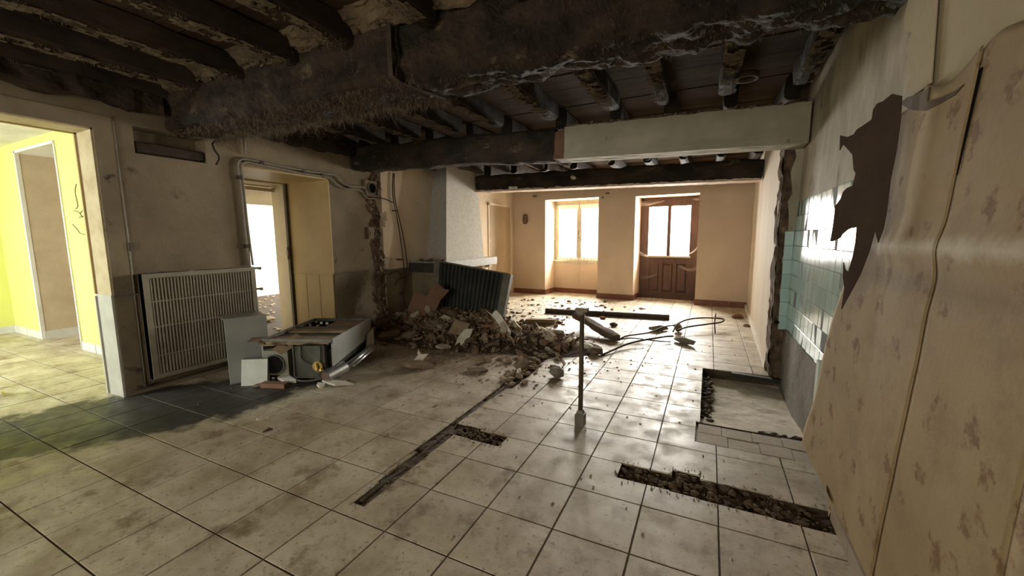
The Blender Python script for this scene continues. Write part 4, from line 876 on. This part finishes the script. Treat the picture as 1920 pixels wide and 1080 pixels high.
# ================================================================== RUBBLE HEAP
def hmound(x, y):
    h = .34*math.exp(-((x+4.3)/.8)**2-((y-5.72)/.55)**2)+.27*math.exp(-((x+3.1)/.7)**2-((y-5.5)/.42)**2)+.07*math.exp(-((x+3.7)/1.0)**2-((y-5.0)/.4)**2)+.10*math.exp(-((x+2.0)/.5)**2-((y-5.35)/.35)**2)
    return h
mb = MB(); mb.grid(lambda u, v: (-5.13+4.0*u, 4.35+2.2*v, hmound(-5.13+4.0*u, 4.35+2.2*v)+.03*fbm((u*4, v*2, 3), 4, 4)*min(1, hmound(-5.13+4*u, 4.35+2.2*v)*8)-.012), 110, 66)
o = obj('rubble_mound', mb, dirt, floor); o['kind'] = 'stuff'
protos = []
rr = random.Random(21)
for k in range(14):
    mb = MB()
    if k < 8:
        n = rr.randint(5, 7); mb.prism([(.5*math.cos(2*PI*(i+rr.uniform(-.3, .3))/n)*rr.uniform(.7, 1.1), .36*math.sin(2*PI*(i+rr.uniform(-.2, .2))/n)*rr.uniform(.7, 1.1), 0) for i in range(n)], (rr.uniform(-.05, .05), .03, rr.uniform(.09, .2)))
    else: mb.rock((0, 0, .2), (.5, .38, .3), 400+k, .35)
    me = bpy.data.meshes.new('rubble'); me.from_pydata(mb.v, [], mb.f); protos.append(me)
pm = {}
def pmesh(i, mt):
    if (i, mt.name) not in pm:
        me = protos[i].copy(); me.materials.append(mt); pm[(i, mt.name)] = me
    return pm[(i, mt.name)]
def piece(name, x, y, s, label, group, tilt=.5, zoff=0, mt=None, up=None):
    i = rr.randrange(14); mt = mt or rr.choice((rub1, rub1, rub1, rub2, rub2, rub3, rub3, rub3, rub_red)); h = hmound(x, y)
    sx = s*rr.uniform(.7, 1.3)
    o = rep(name, pmesh(i, mt), None, (x, y, max(h-.02, 0)+zoff), (rr.gauss(0, tilt), rr.gauss(0, tilt), rr.uniform(0, 6.28)), (sx, s, s*rr.uniform(.6, 1.2)))
    col_ = {'tan_rubble': 'tan', 'pale_plaster_rubble': 'pale', 'brown_rubble': 'dark brown', 'terracotta_rubble': 'reddish'}[mt.name]
    size_ = 'tiny' if s < .05 else 'small' if s < .13 else 'medium' if s < .19 else 'large'
    return tag(o, label.format(size_+' '+col_+' '+('flat shard' if i < 8 else 'lump'), 'left' if x < -3.9 else 'middle' if x < -2.9 else 'right', 'front' if y < 5.3 else 'back'), 'rubble', group)
n = 0
while n < 190:
    x, y = rr.uniform(-5.0, -1.6), rr.uniform(4.5, 6.25); h = hmound(x, y)
    if h < .035 or rr.random() > .25+h*2.5: continue
    if y > 6.0 and x < -4.4: continue
    piece('rubble_fragment', x, y, rr.choice((.12, .14, .17, .2, .24, .3)), '{0} in the {1} {2} of the rubble heap', 'rubble heap by the fireplace', .4, .012); n += 1
LABF = '{0} strewn on the {1} of the floor beyond the rubble heap'
for k in range(105):
    x, y = rr.gauss(-3.1, .9), rr.uniform(6.5, 9.7)
    if x < -4.3 or x > -1.0: continue
    piece('floor_fragment', x, y, rr.choice((.06, .08, .1, .13)), LABF, 'fragments on the far floor', .12)
for k in range(34):
    x, y = rr.uniform(-4.2, -1.3), rr.uniform(3.6, 4.7)
    piece('floor_crumb', x, y, rr.choice((.025, .035, .05)), '{0} on the {1} tiles in front of the rubble heap', 'crumbs before the heap', .15)
mb = MB(); n = 0; rk = random.Random(99)
while n < 950:
    x, y = rk.uniform(-5.05, -1.5), rk.uniform(4.3, 6.3); h = hmound(x, y)
    if rk.random() > .06+h*4: continue
    s = rk.uniform(.02, .075); R3 = Matrix.Rotation(rk.uniform(0, 6.28), 3, 'Z') @ Matrix.Rotation(rk.gauss(0, .5), 3, 'X') @ Matrix.Rotation(rk.gauss(0, .5), 3, 'Y'); q = rk.randint(4, 6)
    poly = [R3 @ Vector((s*math.cos(2*PI*(i+rk.uniform(-.3, .3))/q), .7*s*math.sin(2*PI*(i+rk.uniform(-.3, .3))/q), 0))+Vector((x, y, h+.012)) for i in range(q)]
    mb.prism(poly, R3 @ Vector((0, 0, s*rk.uniform(.15, .4)))); n += 1
o = obj('small_rubble', mb, M('mixed_small_rubble', (.30, .21, .135), (.13, .085, .052), 11, .4, .6, (.48, .40, .30), 17, .6, .03, rough=1, bump=.4), floor); o['kind'] = 'stuff'
# fine crumbs: uncountable
mb = MB()
for k in range(2600):
    q = rr.random()
    if q < .6: x, y = rr.gauss(-3.2, 1.0), rr.gauss(5.0, .7)
    elif q < .85: x, y = rr.gauss(-3.3, .9), rr.uniform(6.2, 9.8)
    else: x, y = rr.uniform(-4.8, .5), rr.uniform(1.2, 9.5)
    if x < -5.0 or x > .6 or y < .5: continue
    if any(h[0]-.02 < x < h[1]+.02 and h[2]-.02 < y < h[3]+.02 for h in ALLH): continue
    s = rr.uniform(.003, .013)*(1 if q < .85 else .6); mb.rock((x, y, max(0, hmound(x, y)-.01)+s*.3), (s*1.3, s, s*.6), k)
o = obj('fine_crumbs', mb, stone_tan, floor); o['kind'] = 'stuff'
# pieces one can tell apart
def card(name, c, w, h, rot, mt, label, cat='board', jag=.08, seed=1, th=.012):
    r = random.Random(seed); pts = []
    for (a, b) in ((-1, -1), (0, -1), (1, -1), (1, 0), (1, 1), (.3, 1), (-.4, 1), (-1, 1), (-1, .2)): pts.append((w/2*(a+r.uniform(-jag, jag)*2), 0, h/2*(b+r.uniform(-jag, jag)*2)))
    mb = MB(); mb.prism(pts, (0, th, 0)); me = bpy.data.meshes.new(name); me.from_pydata(mb.v, [], mb.f); me.materials.append(mt)
    o = bpy.data.objects.new(name, me); COL.objects.link(o); o.location = c; o.rotation_euler = rot; return tag(o, label, cat)
card('torn_board', wy(790, 570, 5.42), .50, .36, (-.5, .15, .1), cardb, 'large torn reddish-brown board left of the leaning radiator', seed=2)
card('torn_board', wy(817, 556, 5.40), .26, .42, (-.35, .5, .0), cardb, 'pointed brown board corner against the leaning radiator edge', seed=5)
card('plaster_board', wy(862, 615, 4.92), .27, .24, (-.9, .1, .2), rub1, 'square tan plaster piece lying on the heap front', 'plaster piece', seed=3)
card('white_paper_scrap', wy(937, 602, 5.2), .10, .42, (-.4, -.75, .4), rub_white, 'curled white paper strip standing on the heap right of the radiator', 'paper scrap', .2, 4, .006)
card('white_paper_scrap', wy(944, 622, 5.15), .12, .25, (-.2, .15, .2), rub2, 'upright pale scrap below the curled white paper strip', 'paper scrap', .2, 7, .006)
card('pale_scrap', wy(870, 632, 4.8), .12, .30, (-.6, .4, .3), rub_white, 'crumpled whitish scrap at the heap foot', 'paper scrap', .25, 9, .006)
p = fl(826, 612, .12); shard('plaster_slab', (p.x, p.y, .13), (.16, .1), 14, rub2, 'flat slab on the left shoulder of the heap', (.4, .2, .3), .04)
p = fl(735, 632, .06); shard('plaster_slab', (p.x, p.y, .08), (.19, .13), 15, rub1, 'broad tan slab at the left end of the heap', (.3, -.1, .5), .05)
p = fl(830, 653); shard('plaster_slab', (p.x, p.y, .01), (.12, .08), 17, rub2, 'oval pale slab on the tiles before the heap', (.12, 0, .2), .03)
p = fl(1010, 645); shard('plaster_slab', (p.x, p.y, .03), (.20, .07), 18, rub_white, 'long whitish slab at the right foot of the heap', (.1, .05, .1), .03)
p = fl(1025, 630); shard('plaster_slab', (p.x, p.y, .06), (.17, .09), 19, rub2, 'pale slab beside the broken timber', (.2, .1, .2), .03)
p = fl(895, 697); shard('dark_shard', (p.x, p.y, .004), (.13, .06), 20, rub3, 'dark flat shard alone on the tiles left of the trench', (.1, 0, .2), .03)
p = fl(783, 690); shard('plaster_slab', (p.x, p.y, .015), (.20, .07), 21, rub1, 'tan board scrap on the tiles before the heap', (.12, .1, .5), .05)
p = fl(788, 682); card('white_paper_scrap', (p.x, p.y, .07), .14, .13, (-.3, .3, .2), rub_white, 'small torn white scrap standing on the tan board scrap', 'paper scrap', .3, 11, .006)
p = fl(502, 809); shard('dark_shard', (p.x, p.y, .003), (.055, .03), 22, rub3, 'dark triangular chip on the front left tiles', (.2, .1, .9), .012, 3)
p = fl(491, 787); shard('pale_chip', (p.x, p.y, .004), (.05, .03), 23, rub2, 'pale chip on the tiles behind the dark triangular chip', (.1, 0, .5), .02)
p = fl(1043, 708); mb = MB(); mb.rock((p.x, p.y+.03, .05), (.085, .07, .06), 33, .3); tag(obj('concrete_lump', mb, concrete), 'grey-green concrete lump alone on the tiles left of the standpipe', 'stone')
p = fl(978, 692); mb = MB(); mb.rock((p.x, p.y, .04), (.09, .08, .06), 35, .3); tag(obj('stone_fragment', mb, rub1), 'tan stone lying over the trench', 'stone')
p = fl(985, 697); mb = MB(); mb.rock((p.x-.03, p.y-.1, .03), (.03, .05, .04), 37, .3); tag(obj('pale_chip', mb, rub_white), 'white chip at the trench edge beside the tan stone', 'plaster piece')

# bars, broken post and reinforcement on the middle floor
a, b = fl(1022, 587), fl(1255, 600); d = (b-a); nrm = Vector((-d.y, d.x, 0)).normalized()*.07
bar = thing('steel_channel', (a.x, a.y, 0), 'long black steel channel lying across the far floor', 'steel bar')
obj('web', MB().obox((a.x, a.y, .004), (d.x, d.y, 0), nrm, (0, 0, .012)), iron, bar); obj('flange', MB().obox((a.x, a.y, .004), (d.x, d.y, 0), nrm*.15, (0, 0, .085)), iron, bar); obj('flange', MB().obox((a.x+nrm.x, a.y+nrm.y, .004), (d.x, d.y, 0), nrm*-.15, (0, 0, .085)), iron, bar)
a, b = fl(1085, 612), fl(1158, 641)
mb = rough_bar((a.x-.05, a.y, .20), (b.x-.02, b.y, .055), .075, .055, .02, 30, 12, 5, 44); tag(obj('broken_timber', mb, rub3), 'broken grey timber end pointing right out of the heap', 'timber')
a, b = fl(985, 608), fl(1040, 609); mb = MB(); mb.obox((a.x, a.y, .0), (b.x-a.x, b.y-a.y, 0), (0, .12, 0), (0, 0, .09)); tag(obj('broken_board', mb, rub1), 'short plank lying on the heap beyond the standpipe', 'plank')
def rod(name, pts, r, label, mt=iron):
    mb = MB(); mb.tube(smooth_path(pts, 5), r, 6); return tag(obj(name, mb, mt, None, True), label, 'rod')
def fz(px, py, z): p = fl(px, py, z); return p
rod('bent_rod', [fz(1128, 666, .01), (*fz(1180, 645, .04)[:2], .05), fz(1235, 633, .09), fz(1262, 630, .10)], .014, 'straight dark rod rising right from the floor behind the standpipe')
rod('bent_rod', [fz(1160, 638, .04), fz(1175, 630, .08), fz(1215, 624, .08), fz(1245, 613, .12), fz(1262, 610, .12)], .012, 'thin rod from the broken timber to the concrete knot')
rod('bent_rod', [fz(1165, 636, .05), fz(1185, 634, .05), fz(1230, 639, .04), fz(1258, 641, .02)], .010, 'lower thin rod curving from the broken timber')
rod('bent_rod', [fz(1262, 622, .06), fz(1270, 608, .13), fz(1290, 599, .16), fz(1320, 596, .17), fz(1355, 598, .16), fz(1352, 604, .13), fz(1325, 608, .12), fz(1290, 613, .10), fz(1268, 620, .07)], .014, 'dark looped reinforcing rod over the pale far floor')
rod('cross_rod', [fz(1342, 588, .25), fz(1340, 605, .13), fz(1341, 625, .01)], .010, 'short upright rod crossing the looped rod')
for k, (px, py, sx, sy, sz, lab) in enumerate(((1235, 620, .20, .07, .05, 'long concrete shard at the end of the steel channel'), (1270, 622, .09, .09, .08, 'concrete knot gripping the bent rods'), (1283, 645, .19, .06, .05, 'pale concrete shard below the concrete knot'))):
    p = fl(px, py); mb = MB(); mb.rock((0, 0, 0), (sx, sy, sz), 70+k, .35); o = obj('concrete_fragment', mb, concrete); tag(o, lab, 'concrete piece'); o.location = (p.x, p.y, .0); o.rotation_euler = (0, 0, (.6, 0, -.7)[k])
for k, (px, py, s, mt, lab) in enumerate(((1380, 596, .13, rub_red, 'crumpled reddish lump by the far partition skirting'), (1400, 612, .06, rub3, 'small dark stone by the partition skirting'), (1203, 580, .05, rub2, 'pale stone before the wooden door'), (1133, 562+12, .04, rub_white, 'white chip on the far floor right of the window niche'), (1128, 598, .07, rub_red, 'red tile chip in front of the steel channel'), (1172, 594, .07, rub2, 'pale lump sitting against the steel channel'), (1150, 612, .09, rub3, 'dark splinter beyond the broken timber'), (1112, 663, .12, rub3, 'dark clod at the foot of the straight rod'), (1098, 655, .12, rub_white, 'white slab behind the standpipe'))):
    p = fl(px, py); mb = MB(); mb.rock((p.x, p.y, s*.35), (s, s*.7, s*.45), 90+k, .4); tag(obj('floor_stone', mb, mt), lab, 'stone')

# ================================================================== STANDPIPE
PX, PY = -.895, 3.125
sp = thing('standpipe', (PX, PY, 0), 'slim upright metal standpipe with square foot and cap', 'standpipe')
obj('foot', MB().box(PX-.038, PX+.038, PY-.038, PY+.038, 0, .10).hexa([(PX-.03, PY-.03, .10), (PX+.03, PY-.03, .10), (PX+.03, PY+.03, .10), (PX-.03, PY+.03, .10), (PX-.02, PY-.02, .13), (PX+.02, PY-.02, .13), (PX+.02, PY+.02, .13), (PX-.02, PY+.02, .13)]), rad_edge, sp)
obj('pole', MB().tube([(PX, PY, .12), (PX+.003, PY, .96)], .0195, 14), steel_pipe, sp, True)
obj('cap', MB().box(PX-.045, PX+.05, PY-.03, PY+.03, .955, .985).tube([(PX, PY, .93), (PX, PY, .958)], .024, 14), pale_pipe, sp)
# dark bar in the shower recess
a, b = Vector((.30, 5.10, .0)), Vector((.78, 5.05, .0))
mb = MB(); mb.obox((.30, 5.08, -.04), (.50, -.06, 0), (0, .06, 0), (0, 0, .045)); tag(obj('black_rail', mb, cable), 'short black rail lying along the far edge of the cement recess', 'rail')

# ================================================================== WALLPAPER ON THE RIGHT
def edge_interp(L):
    def f(z):
        for i in range(len(L)-1):
            if L[i][0] <= z <= L[i+1][0]:
                t = (z-L[i][0])/(L[i+1][0]-L[i][0]+1e-9); return L[i][1]+(L[i+1][1]-L[i][1])*t
        return L[0][1] if z < L[0][0] else L[-1][1]
    return f
edge = edge_interp([(.0, 2.62), (.05, 2.66), (.09, 2.62), (.10, 2.70), (.13, 3.22), (.2, 3.24), (.3, 3.22), (.49, 3.13), (.7, 3.05), (.88, 2.99), (1.09, 2.9), (1.3, 2.80), (1.42, 2.72), (1.55, 2.66), (1.7, 2.58), (1.85, 2.52), (2.0, 2.46), (2.12, 2.42)])
seamA = edge_interp([(0, 2.05), (2.12, 1.85)]); seamB = edge_interp([(0, 1.36), (2.2, 1.345)])
def xs(y, z):
    t = max(0, y-2.38); crease = .012*math.exp(-((z-1.50)/.06)**2)-.006*math.exp(-((z-1.38)/.07)**2)
    return .681+.028*z-crease*(1 if y < 2.45 else .5)-.06*t-.006*fbm((y, z, 4), 1.3, 3)+.02*t*math.sin(z*4)
def strip(y0, y1, ztop, nu, off):
    return MB().grid(lambda u, v: (lambda z: (lambda y: (xs(y, z)+off, y, z))(y0(z)+(y1(z)-y0(z))*u))(.045+(ztop(u)-.045)*v), nu, 80)
lb = ('wide faded floral wallpaper strip with the torn curling edge', 'floral wallpaper strip between the two dark vertical seams', 'floral wallpaper strip at the right frame edge')
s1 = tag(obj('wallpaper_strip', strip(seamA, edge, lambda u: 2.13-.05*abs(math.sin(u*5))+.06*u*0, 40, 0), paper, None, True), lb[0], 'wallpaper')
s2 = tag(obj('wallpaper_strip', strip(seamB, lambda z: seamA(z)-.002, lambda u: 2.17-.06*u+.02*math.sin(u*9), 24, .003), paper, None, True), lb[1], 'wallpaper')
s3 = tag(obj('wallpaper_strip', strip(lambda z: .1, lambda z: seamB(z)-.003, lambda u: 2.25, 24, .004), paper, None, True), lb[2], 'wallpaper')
for o in (s1, s2, s3):
    m_ = o.modifiers.new('thickness', 'SOLIDIFY'); m_.thickness = .003
# flap curling into the room, turned from the windows; its shade is painted brown
P0 = Vector((.69, 2.33, 0)); NF = Vector((1, .30, 0)).normalized()
def plf(px, py, off=0):
    d = R_*((px-960)/F_PX)+U_*(-(py-540)/F_PX)+_f; t = (P0-O_).dot(NF)/d.dot(NF); return O_+d*t
out = [(1690, 180), (1672, 176), (1655, 190), (1644, 194), (1637, 205), (1634, 224), (1618, 235), (1606, 243), (1600, 252), (1588, 257), (1575, 254), (1574, 282), (1580, 270), (1591, 282), (1598, 290), (1600, 318), (1604, 325), (1598, 348), (1588, 352), (1580, 360), (1576, 372), (1565, 387), (1564, 400), (1561, 425), (1556, 453), (1562, 452), (1575, 446), (1578, 440), (1590, 430), (1606, 424), (1603, 455), (1598, 482), (1590, 510), (1584, 505), (1581, 492), (1580, 520), (1583, 540), (1577, 580), (1596, 545), (1612, 515), (1630, 468), (1640, 430), (1646, 455), (1655, 430), (1661, 400), (1668, 340), (1680, 280), (1688, 220)]
mb = MB(); mb.prism([plf(*p) for p in out], NF*.004); fl_ = obj('torn_flap', mb, flap_shade, s1, False, 'torn flap curling into the room, its shade painted dark brown')
# dark slit at the upper seam, beige upper paper remnants with a torn border
mb = MB(); mb.prism([(xs(1.85, z)-.004, y, z) for y, z in ((1.845, 2.06), (1.83, 2.06), (1.872, 1.74))], (.003, 0, 0)); obj('seam_gap', mb, black, s1)
def xb(z): return .715+.019*z
ub = [(2.37, 2.13), (2.42, 2.16), (2.44, 2.2), (2.41, 2.23), (2.47, 2.27), (2.43, 2.31), (2.50, 2.36), (2.46, 2.42), (2.55, 2.47), (2.58, 2.53), (2.55, 2.6), (2.60, 2.66), (2.62, 2.8), (2.30, 2.8), (2.2, 2.13)]
mb = MB(); mb.prism([(xb(z)-.012, y, z) for y, z in ub], (.004, 0, 0)); tag(obj('paper_remnant', mb, paper_plain), 'ragged beige lining paper remnant high on the right wall', 'wallpaper')
mb = MB(); mb.prism([wx(px, py, .728) for px, py in ((1686, 194), (1700, 183), (1730, 172), (1742, 163), (1738, 190), (1760, 184), (1790, 170), (1806, 158), (1790, 178), (1760, 196), (1735, 208), (1708, 206))], (.004, 0, 0)); tag(obj('paper_remnant', mb, M('brown_stained_paper', (.11, .072, .036), (.08, .05, .026), 5, bump=.2)), 'brown torn paper tongue above the floral wallpaper', 'wallpaper')
# skirting tiles under the wallpaper
y = 2.60; k = 0
while y > .2:
    mb = MB(); mb.box(.668, .70, y-.296, y, 0, .085); obj('skirting_tile', mb, M('pinkish_skirting_tile', (.34, .27, .205), (.27, .21, .155), 4, rough=.5, bump=.1) if k == 0 else bpy.data.materials['pinkish_skirting_tile'], wr); y -= .30; k += 1
mb = MB(); mb.grid(lambda u, v: (.665+.02*math.sin(v*4)+.02*u, 2.62+.10*u+.02*math.sin(v*7), .0+.14*v), 6, 8); obj('torn_hem', mb, paper, s1, True)
